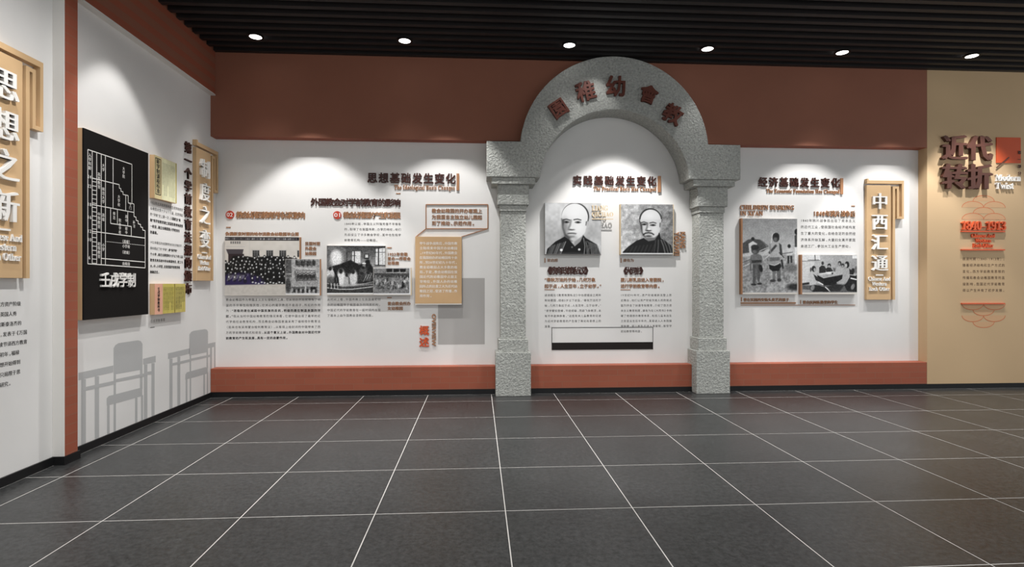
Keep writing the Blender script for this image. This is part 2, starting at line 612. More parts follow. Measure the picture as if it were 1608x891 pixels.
floor = struct(MB().box(-3.30, YB, -0.12, XR, 7.17, -0.0007), 'floor', M_GROUT)
def tile_mesh(w, h):
    b, t = 0.0007, 0.0
    me = bpy.data.meshes.new('floor_tile')
    V = [(-w/2, -h/2, -0.012), (w/2, -h/2, -0.012), (w/2, h/2, -0.012), (-w/2, h/2, -0.012),
         (-w/2, -h/2, -b), (w/2, -h/2, -b), (w/2, h/2, -b), (-w/2, h/2, -b),
         (-w/2+b, -h/2+b, t), (w/2-b, -h/2+b, t), (w/2-b, h/2-b, t), (-w/2+b, h/2-b, t)]
    Fs = [(8, 9, 10, 11)]
    for i in range(4):
        j = (i + 1) % 4
        Fs += [(i, j, 4 + j, 4 + i), (4 + i, 4 + j, 8 + j, 8 + i)]
    me.from_pydata(V, [], Fs)
    me.materials.append(M_TILE)
    return me
TM = {}
GAP = 0.0062
xs = [-3.285] + [0.1695 + 0.8 * i for i in range(-4, 12)] + [XR]
ys = [7.012] + [6.6145 - 0.8 * j for j in range(0, 11)]
for i in range(len(xs) - 1):
    for j in range(len(ys) - 1):
        w, h = xs[i + 1] - xs[i] - GAP, ys[j] - ys[j + 1] - GAP
        if w < 0.05:
            continue
        k = (round(w, 3), round(h, 3))
        if k not in TM:
            TM[k] = tile_mesh(w, h)
        o = bpy.data.objects.new('tile', TM[k])
        o.location = ((xs[i] + xs[i + 1]) / 2, (ys[j] + ys[j + 1]) / 2, 0)
        COL.objects.link(o)
        o.parent = floor

ceiling = struct(MB().box(-3.45, YB, ZV, XR, 7.40, ZV + 0.1), 'ceiling', M_PLEN)
sl = bpy.data.meshes.new('ceiling_slat')
mbs = MB().box(0, -0.031, 0, XR + 3.235, 0.031, 0.11)
sl.from_pydata(mbs.v, [], mbs.f)
sl.materials.append(M_SLAT)
k = 0
while 6.985 - 0.1655 * k > YB + 0.1:
    o = bpy.data.objects.new('slat', sl)
    o.location = (-3.235, 6.985 - 0.1655 * k, ZC)
    COL.objects.link(o)
    o.parent = ceiling
    k += 1

struct(MB().box(-3.30, 7.17, 0, 6.005, 7.30, ZV), 'wall_back', M_WHITE)
struct(MB().box(-3.45, YB, 0, -3.30, 7.30, ZV), 'wall_left', M_WHITE)
struct(MB().box(6.005, 7.02, SK, XR, 7.30, ZV), 'wall_end', M_TAN)

# red fascia over the white wall, cut out behind the arch
AX = 1.722
pts = [(-3.30, 3.235), (AX - 1.06, 3.235)]
for i in range(1, 24):
    a = math.pi - (math.pi * i / 24)
    z = 2.86 + 1.06 * math.sin(a)
    if z > 3.24:
        pts.append((AX + 1.06 * math.cos(a), z))
pts += [(AX + 1.06, 3.235), (6.005, 3.235), (6.005, ZV), (-3.30, ZV)]
o = MB().prism(pts, 0.0, 0.148).build('trim_1', M_RED, None, (0, 7.169, 0), (math.pi / 2, 0, 0))
tag(o, kind='structure')
# red fascia along the left wall, either side of the pilaster, with a white board under it
struct(MB().box(-3.299, 4.637, 3.752, -3.242, 7.019, ZV), 'trim_2', M_RED)
struct(MB().box(-3.299, 4.637, 3.735, -3.240, 7.019, 3.7515), 'trim_3', M_TRIMW)
struct(MB().box(-3.299, YB, 3.752, -3.242, 4.489, ZV), 'trim_4', M_RED)
struct(MB().box(-3.299, YB, 3.735, -3.240, 4.489, 3.7515), 'trim_5', M_TRIMW)
# pilaster: red cheek, white front
pil = struct(MB().box(-3.299, 4.4975, SK, -3.215, 4.636, ZV), 'trim_6', M_RED)
MB().box(-3.299, 4.490, SK, -3.215, 4.497, ZV).build('front_board', M_TRIMW, pil)
# red plinth courses between wall, columns and end wall
CL, CR = 0.441, 2 * AX - 0.441
for nm, a, b in (('trim_7', -3.299, CL - 0.222), ('trim_8', CL + 0.222, CR - 0.222), ('trim_9', CR + 0.222, 6.0045)):
    struct(MB().box(a, 7.021, SK, b, 7.169, 0.357), nm, M_RED, bevel=0.003)
for nm, a, b in (('baseboard_back', -3.285, CL - 0.222), ('baseboard_middle', CL + 0.222, CR - 0.222), ('baseboard_right', CR + 0.222, XR)):
    struct(MB().box(a, 7.014, 0, b, 7.10 if nm != 'baseboard_right' else 7.10, SK), nm, M_SKIRT)
struct(MB().box(-3.299, 4.652, 0, -3.284, 7.10, SK), 'baseboard_left', M_SKIRT)
struct(MB().box(-3.299, YB, 0, -3.284, 4.478, SK), 'baseboard_near', M_SKIRT)
struct(MB().box(-3.299, 4.479, 0, -3.203, 4.651, SK), 'baseboard_pilaster', M_SKIRT)

# ---------------------------------------------------------------- stone arch
arch = empty('stone_arch', (AX, 6.99, 0))
tag(arch, 'grey roughcast stone arch on two stepped columns against the white wall', 'arch')
R = (math.pi / 2, 0, 0)
def ring():
    out, inn = [], []
    ro, zo, ri, zi = 1.200, 3.067, 0.955, 2.645
    zb, zt = 2.735, 3.178
    a0 = math.asin((zt - zo) / ro)
    outer = [(ro * math.cos(a0 + (math.pi - 2 * a0) * i / 64), zo + ro * math.sin(a0 + (math.pi - 2 * a0) * i / 64)) for i in range(65)]
    b0 = math.asin((zb - zi) / ri)
    inner = [(ri * math.cos(b0 + (math.pi - 2 * b0) * i / 64), zi + ri * math.sin(b0 + (math.pi - 2 * b0) * i / 64)) for i in range(65)]
    hw = 1.616
    # strip of quads: outer path from right to left, inner path from right to left
    O = [(hw, zb), (hw, zt)] + outer + [(-hw, zt), (-hw, zb)]
    return O, inner
O, I = ring()
outline = O + list(reversed(I))
me_mb = MB()
# right springer, left springer and the arc are one stone: caps as quads between the paths
n_o = len(O)
def cap(z, flip):
    base = len(me_mb.v)
    for p in O: me_mb.v.append((p[0], p[1], z))
    for p in I: me_mb.v.append((p[0], p[1], z))
    q = []
    io = base + n_o
    q.append((base + 0, base + 1, base + 2, io + 0))
    for i in range(64):
        q.append((base + 2 + i, base + 3 + i, io + i + 1, io + i))
    q.append((base + n_o - 3, base + n_o - 2, base + n_o - 1, io + 64))
    me_mb.f += [tuple(reversed(f)) for f in q] if flip else q
    return base
b0 = cap(0.349, False)
b1 = cap(0.0, True)
order = list(range(n_o)) + [n_o + i for i in reversed(range(65))]
for i in range(len(order)):
    p, q = order[i], order[(i + 1) % len(order)]
    me_mb.f.append((b1 + p, b1 + q, b0 + q, b0 + p))
me_mb.build('arch_ring', M_STONE, arch, (0, 7.169 - 6.99, 0), R, bevel=0.006)

for cx in (CL - AX, CR - AX):
    def blk(name, hw, yf, z0, z1, par=None, bev=0.006):
        mb = MB().box(-hw, yf - 6.99, z0, hw, 7.169 - 6.99, z1)
        return mb.build(name, M_STONE, par or arch, (cx, 0, 0) if par is None else (0, 0, 0), bevel=bev)
    shaft = blk('column', 0.160, 6.920, 0.712, 2.322)
    blk('abacus', 0.272, 6.840, 2.652, 2.7345, shaft)
    blk('capital', 0.198, 6.885, 2.400, 2.6515, shaft)
    blk('neck_band', 0.170, 6.905, 2.3225, 2.3995, shaft)
    blk('upper_base', 0.188, 6.892, 0.5505, 0.7115, shaft)
    blk('plinth', 0.2205, 6.868, 0.001, 0.550, shaft)

# five carved characters following the arch
arc = STONE.root('arch_lettering', AX, 3.30, 0.0)
tag(arc, 'five carved reddish brown characters fanned along the face of the stone arch', 'lettering')
for ch, u, v, rot, sz in (('園', 877, 170, 35, .225), ('稚', 920, 143, 14, .255), ('幼', 967.5, 135, -1, .265), ('會', 1019, 148, -17, .235), ('教', 1057, 179, -28, .25)):
    a, b = STONE.at(u, v, 0.03)
    mb = MB()
    add_char(mb, ch, 0, 0, sz, sz, 0.0005, 0.036, 'bold')
    mb.build('character', M_REDW, arc, (a - AX, b - 3.30, 0), (0, 0, math.radians(rot)))

# ---------------------------------------------------------------- downlights
def disc(mb, r0, r1, z0, z1, n=32):
    b = len(mb.v)
    for z in (z0, z1):
        for r in (r0, r1):
            for i in range(n):
                t = 2 * math.pi * i / n
                mb.v.append((r * math.cos(t), r * math.sin(t), z))
    for i in range(n):
        j = (i + 1) % n
        A, B, C, D = b, b + n, b + 2 * n, b + 3 * n
        mb.f += [(A + i, B + i, B + j, A + j), (C + i, C + j, D + j, D + i), (B + i, D + i, D + j, B + j), (A + i, A + j, C + j, C + i)]
    return mb
ring_mb = disc(MB(), 0.068, 0.094, -0.010, 0.004)
lens_mb = MB().prism([(0.067 * math.cos(2 * math.pi * i / 32), 0.067 * math.sin(2 * math.pi * i / 32)) for i in range(32)], -0.006, 0.003)
dl_names = ['leftmost of the six lit ceiling downlights, near the left wall',
            'second lit ceiling downlight from the left wall',
            'lit ceiling downlight just left of the top of the stone arch',
            'lit ceiling downlight just right of the top of the stone arch',
            'fifth lit ceiling downlight from the left wall, over the right white section',
            'rightmost lit ceiling downlight, over the tan wall']
def downlight(x, y, label, group, watts, cone, proto=[None]):
    e = empty('ceiling_downlight', (x, y, ZC - 0.004))
    tag(e, label, 'downlight', group)
    if proto[0] is None:
        a = ring_mb.build('trim_ring', M_RING, e)
        b = lens_mb.build('lens', M_LENS, e)
        proto[0] = (a, b)
    else:
        for q in proto[0]:
            c = q.copy()
            COL.objects.link(c)
            c.parent = e
    l = lamp('downlight_beam', (0, 0, -0.03), (0, 0, -2), watts, cone, 1.0, 0.06)
    l.parent = e
for i, x in enumerate((-2.565, -0.860, 1.09, 2.783, 4.486, 6.174)):
    downlight(x, 6.53, dl_names[i], 'lit ceiling downlights', 30, 70)
# ---------------------------------------------------------------- printed pictures
class Paint:
    """small painter for printed photographs; coordinates x0..x1, y0..y1 run over the print, y down"""
    def __init__(self, x0, y0, x1, y1, nx, ny, base=0.6, seed=1):
        self.b = (x0, y0, x1, y1)
        self.nx, self.ny = nx, ny
        X, Y = np.meshgrid(np.linspace(x0, x1, nx), np.linspace(y0, y1, ny))
        self.X, self.Y = X, Y
        self.a = np.full((ny, nx, 3), float(base))
        self.r = np.random.RandomState(seed)
        self.px = (x1 - x0) / nx
    def mix(self, al, val):
        v = np.array(val if hasattr(val, '__len__') else (val,) * 3, float)
        self.a = self.a * (1 - al[..., None]) + v * al[..., None]
        return self
    def grad(self, x0, y0, c0, x1, y1, c1):
        t = ((self.X - x0) * (x1 - x0) + (self.Y - y0) * (y1 - y0)) / ((x1 - x0) ** 2 + (y1 - y0) ** 2)
        t = np.clip(t, 0, 1)[..., None]
        self.a = np.array([c0] * 3) * (1 - t) + np.array([c1] * 3) * t
        return self
    def e(self, cx, cy, rx, ry, val, soft=0.12, rot=0.0, op=1.0):
        c, s = math.cos(math.radians(rot)), math.sin(math.radians(rot))
        dx, dy = self.X - cx, self.Y - cy
        q = np.sqrt(((dx * c + dy * s) / rx) ** 2 + ((-dx * s + dy * c) / ry) ** 2)
        return self.mix(np.clip((1 + soft / 2 - q) / soft, 0, 1) * op, val)
    def p(self, pts, val, soft=4.0, op=1.0):
        P = np.array(pts, float)
        inside = np.zeros(self.X.shape, bool)
        dist = np.full(self.X.shape, 1e9)
        for i in range(len(P)):
            a, b = P[i], P[(i + 1) % len(P)]
            cond = (a[1] > self.Y) != (b[1] > self.Y)
            with np.errstate(divide='ignore', invalid='ignore'):
                xi = (b[0] - a[0]) * (self.Y - a[1]) / (b[1] - a[1] if b[1] != a[1] else 1e-9) + a[0]
            inside ^= cond & (self.X < xi)
            ab = b - a
            t = np.clip(((self.X - a[0]) * ab[0] + (self.Y - a[1]) * ab[1]) / (ab @ ab + 1e-9), 0, 1)
            dist = np.minimum(dist, np.hypot(self.X - a[0] - t * ab[0], self.Y - a[1] - t * ab[1]))
        sd = np.where(inside, dist, -dist)
        return self.mix(np.clip(0.5 + sd / soft, 0, 1) * op, val)
    def l(self, pts, w, val, soft=4.0, op=1.0):
        dist = np.full(self.X.shape, 1e9)
        for a, b in zip(pts[:-1], pts[1:]):
            a, b = np.array(a, float), np.array(b, float)
            ab = b - a
            t = np.clip(((self.X - a[0]) * ab[0] + (self.Y - a[1]) * ab[1]) / (ab @ ab + 1e-9), 0, 1)
            dist = np.minimum(dist, np.hypot(self.X - a[0] - t * ab[0], self.Y - a[1] - t * ab[1]))
        return self.mix(np.clip(0.5 + (w / 2 - dist) / soft, 0, 1) * op, val)
    def box(self, x0, y0, x1, y1, val, soft=4.0, op=1.0):
        return self.p([(x0, y0), (x1, y0), (x1, y1), (x0, y1)], val, soft, op)
    def noise(self, amp, cell=6, x0=None, y0=None, x1=None, y1=None):
        h, w = self.ny // cell + 3, self.nx // cell + 3
        g = self.r.rand(h, w) - 0.5
        yy, xx = np.arange(self.ny) / cell, np.arange(self.nx) / cell
        yi, xi = yy.astype(int), xx.astype(int)
        fy, fx = (yy - yi)[:, None], (xx - xi)[None, :]
        n = (g[yi][:, xi] * (1 - fy) * (1 - fx) + g[yi + 1][:, xi] * fy * (1 - fx)
             + g[yi][:, xi + 1] * (1 - fy) * fx + g[yi + 1][:, xi + 1] * fy * fx)
        if x0 is not None:
            n = n * ((self.X >= x0) & (self.X <= x1) & (self.Y >= y0) & (self.Y <= y1))
        self.a = np.clip(self.a + amp * 2 * n[..., None], 0.01, 1)
        return self
    def mesh(self, name, w, h, z, parent, x=0.0, y=0.0):
        """print of width w and height h with its lower left corner at x, y"""
        gx, gy = np.meshgrid(np.linspace(0, w, self.nx), np.linspace(h, 0, self.ny))
        V = np.c_[gx.ravel(), gy.ravel(), np.full(gx.size, 0.0)]
        idx = np.arange(gx.size).reshape(self.ny, self.nx)
        Fs = np.stack([idx[1:, :-1], idx[1:, 1:], idx[:-1, 1:], idx[:-1, :-1]], -1).reshape(-1, 4)
        me = bpy.data.meshes.new(name)
        me.from_pydata(V.tolist(), [], Fs.tolist())
        at = me.color_attributes.new('print', 'FLOAT_COLOR', 'POINT')
        srgb = np.clip(self.a.reshape(-1, 3), 0, 1)
        lin = np.where(srgb <= 0.04045, srgb / 12.92, ((srgb + 0.055) / 1.055) ** 2.4)
        at.data.foreach_set('color', np.c_[lin, np.ones(len(lin))].astype(np.float32).ravel())
        me.materials.append(M_PRINT)
        o = bpy.data.objects.new(name, me)
        o.location = (x, y, z)
        COL.objects.link(o)
        o.parent = parent
        return o

def portrait_a():
    P = Paint(37, 62, 645, 617, 122, 112, 0.76, 3)
    P.grad(37, 62, 0.80, 645, 500, 0.76)
    P.e(90, 420, 160, 120, 0.60, 1.6, op=0.6).e(560, 380, 130, 130, 0.62, 1.6, op=0.6).e(600, 560, 90, 90, 0.86, 1.4, op=0.8)
    P.noise(0.05, 5)
    P.e(366, 205, 150, 148, 0.10, 0.03)                                          # hair rim
    P.e(359, 215, 143, 150, 0.86, 0.05)                                          # shaved crown
    P.p([(220, 200), (500, 190), (492, 300), (470, 380), (430, 440), (370, 478), (310, 470), (262, 425), (232, 330)], 0.85, 8)
    P.e(495, 288, 17, 32, 0.68, 0.3).l([(486, 262), (480, 300)], 9, 0.12, 8)
    P.p([(216, 232), (250, 250), (238, 320), (262, 395), (300, 430), (330, 474), (292, 462), (250, 420), (225, 330)], 0.14, 22)
    P.e(255, 330, 34, 90, 0.45, 1.4, op=0.7).e(300, 440, 60, 30, 0.35, 1.4, op=0.8)
    P.e(400, 330, 70, 80, 0.93, 1.4, op=0.8).e(350, 180, 90, 70, 0.90, 1.6, op=0.8)
    P.l([(238, 242), (270, 237), (306, 247)], 11, 0.16, 9).l([(350, 242), (390, 235), (426, 245)], 10, 0.14, 9)
    P.e(268, 268, 34, 13, 0.30, 0.6).e(270, 268, 12, 11, 0.05, 0.5).e(394, 270, 33, 12, 0.34, 0.6).e(396, 269, 12, 10, 0.05, 0.5)
    P.l([(318, 250), (308, 300), (292, 335)], 16, 0.48, 20).e(322, 350, 32, 8, 0.30, 1.2).e(330, 330, 16, 14, 0.90, 0.8)
    P.e(326, 390, 46, 9, 0.42, 0.9).l([(282, 394), (328, 393), (374, 395)], 5, 0.12, 6).e(332, 405, 40, 10, 0.78, 0.6).l([(308, 424), (350, 425)], 9, 0.50, 16)
    P.e(345, 452, 34, 16, 0.80, 1.0)
    P.p([(355, 480), (440, 420), (452, 405), (452, 470), (380, 530), (350, 520)], 0.60, 14)
    P.p([(50, 617), (62, 560), (150, 480), (250, 425), (300, 460), (360, 530), (420, 480), (452, 408), (480, 440), (600, 510), (640, 617)], 0.06, 8)
    for i in range(9):
        x = 70 + i * 17
        P.l([(x, 612), (x + 30 + i * 3, 530 - i * 6)], 5 + (i % 3) * 3, 0.62 - 0.05 * (i % 4), 8, 0.85)
    for i in range(10):
        x = 490 + i * 16
        P.l([(x - 12, 470 + i * 6), (x + 2, 540), (x + 6, 612)], 6, 0.70 - 0.04 * (i % 3), 7, 0.85)
    P.l([(470, 450), (510, 520), (530, 612)], 9, 0.05, 5).l([(455, 440), (470, 530), (462, 612)], 8, 0.55, 6)
    P.l([(190, 610), (330, 600), (450, 606)], 12, 0.35, 14, 0.5)
    P.e(214, 571, 15, 14, 0.95, 0.3).e(408, 565, 13, 12, 0.85, 0.4).e(330, 540, 10, 10, 0.4, 0.6)
    return P

def portrait_b():
    P = Paint(62, 75, 630, 617, 116, 110, 0.6, 5)
    P.grad(62, 300, 0.74, 630, 330, 0.48)
    P.e(110, 520, 120, 120, 0.82, 1.5, op=0.6).noise(0.13, 6).noise(0.08, 2)
    P.e(384, 238, 124, 122, 0.07, 0.04)
    P.e(386, 248, 112, 118, 0.83, 0.06)
    P.p([(266, 240), (505, 235), (498, 330), (470, 395), (430, 435), (380, 448), (330, 440), (296, 395), (272, 320)], 0.80, 8)
    P.e(497, 305, 16, 34, 0.62, 0.3).l([(488, 276), (486, 318)], 7, 0.15, 7)
    P.p([(264, 250), (292, 300), (296, 380), (336, 440), (300, 412), (276, 340)], 0.18, 18)
    P.e(430, 350, 46, 66, 0.90, 1.4, op=0.7).e(380, 200, 70, 44, 0.90, 1.6, op=0.7)
    P.l([(278, 275), (312, 266), (346, 277)], 10, 0.16, 9).l([(376, 277), (412, 269), (444, 279)], 10, 0.16, 9)
    P.e(314, 292, 32, 11, 0.28, 0.6).e(316, 292, 11, 9, 0.05, 0.5).e(410, 300, 32, 11, 0.28, 0.6).e(412, 299, 11, 9, 0.05, 0.5)
    P.l([(352, 280), (345, 325), (334, 352)], 13, 0.42, 16).e(362, 360, 30, 9, 0.22, 0.9).e(368, 342, 14, 13, 0.90, 0.8)
    P.l([(308, 402), (328, 388), (362, 382), (396, 388), (418, 402)], 13, 0.10, 10).e(362, 401, 28, 8, 0.72, 0.5)
    P.e(362, 420, 34, 9, 0.24, 0.9).e(372, 438, 36, 10, 0.60, 0.8)
    P.p([(330, 440), (430, 436), (478, 400), (480, 450), (420, 500), (350, 480)], 0.45, 12)
    P.p([(76, 617), (82, 592), (140, 535), (230, 470), (310, 440), (360, 476), (430, 462), (482, 384), (494, 440), (560, 480), (612, 520), (628, 617)], 0.10, 8)
    P.l([(478, 390), (488, 450)], 12, 0.03, 5)
    for i in range(8):
        x = 110 + i * 40
        P.l([(x, 612), (x + 40, 540 - i * 4)], 12, 0.22 + 0.03 * (i % 3), 16, 0.7)
    for x0_, x1_, c in ((500, 545, .62), (525, 580, .5), (470, 460, .48), (560, 612, .55), (440, 420, .32)):
        P.l([(x0_, 462), ((x0_ + x1_) / 2 + 4, 530), (x1_, 612)], 8, c, 10, 0.85)
    P.box(62, 603, 630, 617, 0.92, 3)
    return P

def group_photo():
    P = Paint(62, 93, 968, 813, 182, 145, 0.86, 7)
    P.a[...] = np.array([0.84, 0.82, 0.79])
    P.noise(0.02, 8)
    P.box(62, 93, 968, 137, (0.07, 0.05, 0.07), 4)
    for i in range(44):
        x = 76 + i * 20
        P.e(x, 116, 7 + 2 * P.r.rand(), 11, 0.92, 0.5, op=0.35 + 0.6 * P.r.rand())
        P.l([(x - 6, 110 + 10 * P.r.rand()), (x + 6, 116)], 3, 0.1, 3)
    for i in range(5):
        P.box(128 + i * 26, 148, 146 + i * 26, 178, 0.35, 5, 0.8)
    P.l([(360, 140), (360, 330)], 3, 0.72, 4).l([(80, 215), (300, 215)], 6, 0.74, 6)
    P.p([(74, 246), (288, 246), (276, 306), (100, 312)], (0.30, 0.28, 0.30), 6).box(102, 305, 292, 460, (0.20, 0.16, 0.17), 6)
    for x in (398, 565, 725, 945):
        P.box(x, 262, x + 82, 342, 0.22, 5)
        for k in (0.33, 0.66):
            P.l([(x + 82 * k, 262), (x + 82 * k, 330)], 5, 0.62, 5)
        P.l([(x, 285), (x + 82, 285)], 4, 0.5, 4).l([(x - 4, 258), (x + 86, 258)], 5, 0.66, 5)
    P.p([(62, 440), (110, 405), (160, 330), (330, 335), (420, 350), (600, 330), (790, 340), (870, 345), (968, 420), (968, 690), (62, 700)], 0.07, 14)
    P.p([(62, 560), (300, 530), (520, 600), (560, 690), (62, 700)], (0.19, 0.15, 0.32), 30)
    for row, (y, n) in enumerate(((350, 13), (385, 17), (428, 20), (480, 22), (540, 15), (598, 13))):
        for i in range(n):
            x = 75 + (i + 0.5 * (row % 2)) * 890 / n + P.r.randint(-15, 15)
            yy = y + P.r.randint(-19, 19) + (60 if (x < 150 and row < 2) else 0)
            P.e(x, yy + 30, 22, 30, 0.10, 0.5, op=0.6)
            P.e(x, yy - 7, 13, 12, 0.05, 0.4)
            P.e(x, yy + 2, 8.5, 11, 0.62 + 0.32 * P.r.rand(), 0.5)
    for i in range(70):
        x, y = 70 + 880 * P.r.rand(), 400 + 270 * P.r.rand()
        P.l([(x, y), (x + P.r.randint(-22, 22), y - P.r.randint(8, 34))], 4, 0.7, 5, 0.6)
    for i in range(12):
        P.l([(90 + i * 17, 640 - (i % 4) * 9), (110 + i * 17, 570)], 6, 0.82, 6, 0.7)
    for i in range(11):
        P.e(400 + i * 36, 660 + (i % 3) * 8, 12, 9, 0.85, 0.5)
    P.p([(62, 696), (300, 690), (600, 684), (968, 680), (968, 813), (62, 813)], (0.80, 0.78, 0.75), 16)
    P.noise(0.03, 4, 62, 700, 968, 813)
    return P

def collage_photo():
    P = Paint(798, 365, 1210, 805, 84, 90, 0.66, 8)
    P.noise(0.06, 6)
    P.p([(798, 365), (866, 365), (872, 540), (798, 545)], 0.34, 6).box(798, 552, 874, 590, 0.42, 6)
    P.p([(915, 365), (1190, 365), (1190, 450), (905, 470)], 0.62, 6)
    for i in range(14):
        P.e(930 + i * 17, 408 + (i % 3) * 8, 12, 36, 0.18 + 0.06 * (i % 4), 0.5)
    P.l([(900, 470), (1150, 490)], 10, 0.84, 8)
    P.p([(905, 505), (1155, 500), (1192, 676), (930, 684)], 0.40, 5)
    P.p([(925, 640), (1180, 630), (1192, 676), (930, 684)], 0.62, 8)
    P.box(920, 510, 1150, 540, 0.66, 6)
    for i in range(9):
        P.e(950 + i * 24, 566 + (i % 2) * 10, 11, 40, 0.17, 0.5).e(950 + i * 24, 545 + (i % 2) * 8, 7, 8, 0.7, 0.5)
    P.box(870, 708, 1032, 782, 0.36, 5).box(1050, 704, 1185, 782, 0.42, 5).e(830, 690, 34, 90, 0.26, 0.6)
    for i in range(12):
        P.e(880 + i * 26, 745 + (i % 3) * 10, 10, 24, 0.15 if i % 2 else 0.7, 0.6)
    P.box(1100, 712, 1165, 740, 0.08, 5).noise(0.12, 2).box(798, 790, 1210, 805, 0.93, 5)
    return P

def class_photo():
    P = Paint(71, 98, 890, 793, 165, 140, 0.4, 9)
    P.grad(400, 98, 0.20, 400, 320, 0.52)
    P.p([(71, 98), (240, 98), (350, 150), (350, 430), (71, 430)], 0.40, 20).noise(0.06, 8)
    P.l([(350, 130), (350, 420)], 16, 0.22, 16)
    P.e(205, 290, 86, 120, 0.90, 0.7).e(200, 230, 60, 60, 0.92, 0.8)
    P.box(425, 178, 540, 345, 0.86, 10).l([(455, 178), (455, 345)], 14, 0.12, 7).l([(425, 240), (470, 240)], 8, 0.2, 6)
    P.p([(755, 140), (885, 128), (885, 375), (750, 370)], 0.85, 8).l([(792, 130), (792, 375)], 16, 0.06, 6).l([(750, 190), (890, 190)], 8, 0.12, 6).l([(745, 376), (890, 378)], 12, 0.06, 6)
    P.l([(850, 130), (850, 370)], 4, 0.5, 4)
    P.box(592, 210, 660, 290, 0.18, 6).box(606, 224, 646, 268, 0.85, 6)
    P.p([(120, 400), (290, 350), (400, 300), (520, 370), (660, 330), (720, 420), (720, 640), (71, 640), (71, 420)], 0.10, 18)
    for x, y in ((310, 380), (392, 352), (440, 385), (480, 400), (640, 330), (330, 395), (560, 400)):
        P.e(x, y, 34, 36, 0.07, 0.6)
    P.e(590, 352, 26, 12, 0.92, 0.5).e(590, 385, 22, 24, 0.5, 0.6)
    for x, y, w, h, c in ((120, 500, 60, 90, .82), (270, 560, 62, 120, .88), (440, 560, 60, 110, .82), (350, 590, 44, 90, .70), (580, 470, 56, 70, .30), (560, 550, 60, 70, .22), (650, 540, 60, 70, .34)):
        P.e(x, y, w, h, c, 0.5)
        P.e(x - 4, y - h * 0.8, w * 0.42, h * 0.3, 0.10, 0.5)
    P.l([(170, 440), (220, 560), (235, 700)], 26, 0.06, 10).l([(340, 500), (380, 560), (380, 640)], 10, 0.12, 8)
    P.e(120, 600, 50, 70, 0.34, 0.7).e(400, 460, 18, 40, 0.12, 0.6)
    for i in range(8):
        P.l([(560 + i * 22, 620 - i * 12), (600 + i * 20, 540 - i * 10)], 7, 0.75 if i % 2 else 0.15, 7, 0.8)
    P.p([(71, 640), (300, 690), (720, 660), (890, 650), (890, 793), (71, 793)], 0.22, 24)
    P.l([(71, 636), (180, 668), (420, 672), (600, 640), (722, 615)], 7, 0.72, 6).l([(71, 700), (240, 722), (420, 722), (600, 700), (722, 684)], 9, 0.88, 6)
    for i in range(6):
        P.l([(110 + i * 22, 640), (112 + i * 22, 710)], 10, 0.85 if i % 2 else 0.05, 6, 0.8)
    P.noise(0.10, 2).box(71, 776, 890, 793, 0.92, 4)
    return P

def outdoor_photo():
    P = Paint(722, 401, 1247, 793, 106, 80, 0.46, 11)
    P.noise(0.10, 7).box(722, 401, 890, 480, 0.48, 10)
    for x in (905, 1000, 1095):
        P.p([(x, 418), (x + 85, 412), (x + 80, 462), (x + 10, 468)], 0.07, 8).l([(x, 474), (x + 90, 470)], 9, 0.72, 7)
    P.box(735, 485, 1235, 545, 0.24, 18)
    for i in range(90):
        x, y = 740 + 480 * P.r.rand(), 520 + 170 * P.r.rand()
        P.e(x, y, 8, 9, 0.25 + 0.5 * P.r.rand(), 0.6).e(x, y + 26, 12, 24, 0.15 + 0.6 * P.r.rand(), 0.6)
    P.box(722, 715, 1247, 775, 0.48, 14).e(1140, 650, 20, 50, 0.08, 0.5).e(1160, 600, 16, 20, 0.8, 0.6)
    P.noise(0.12, 2).box(722, 776, 1247, 793, 0.92, 4).box(1230, 401, 1247, 793, 0.9, 4).box(722, 401, 1247, 411, 0.85, 4)
    return P

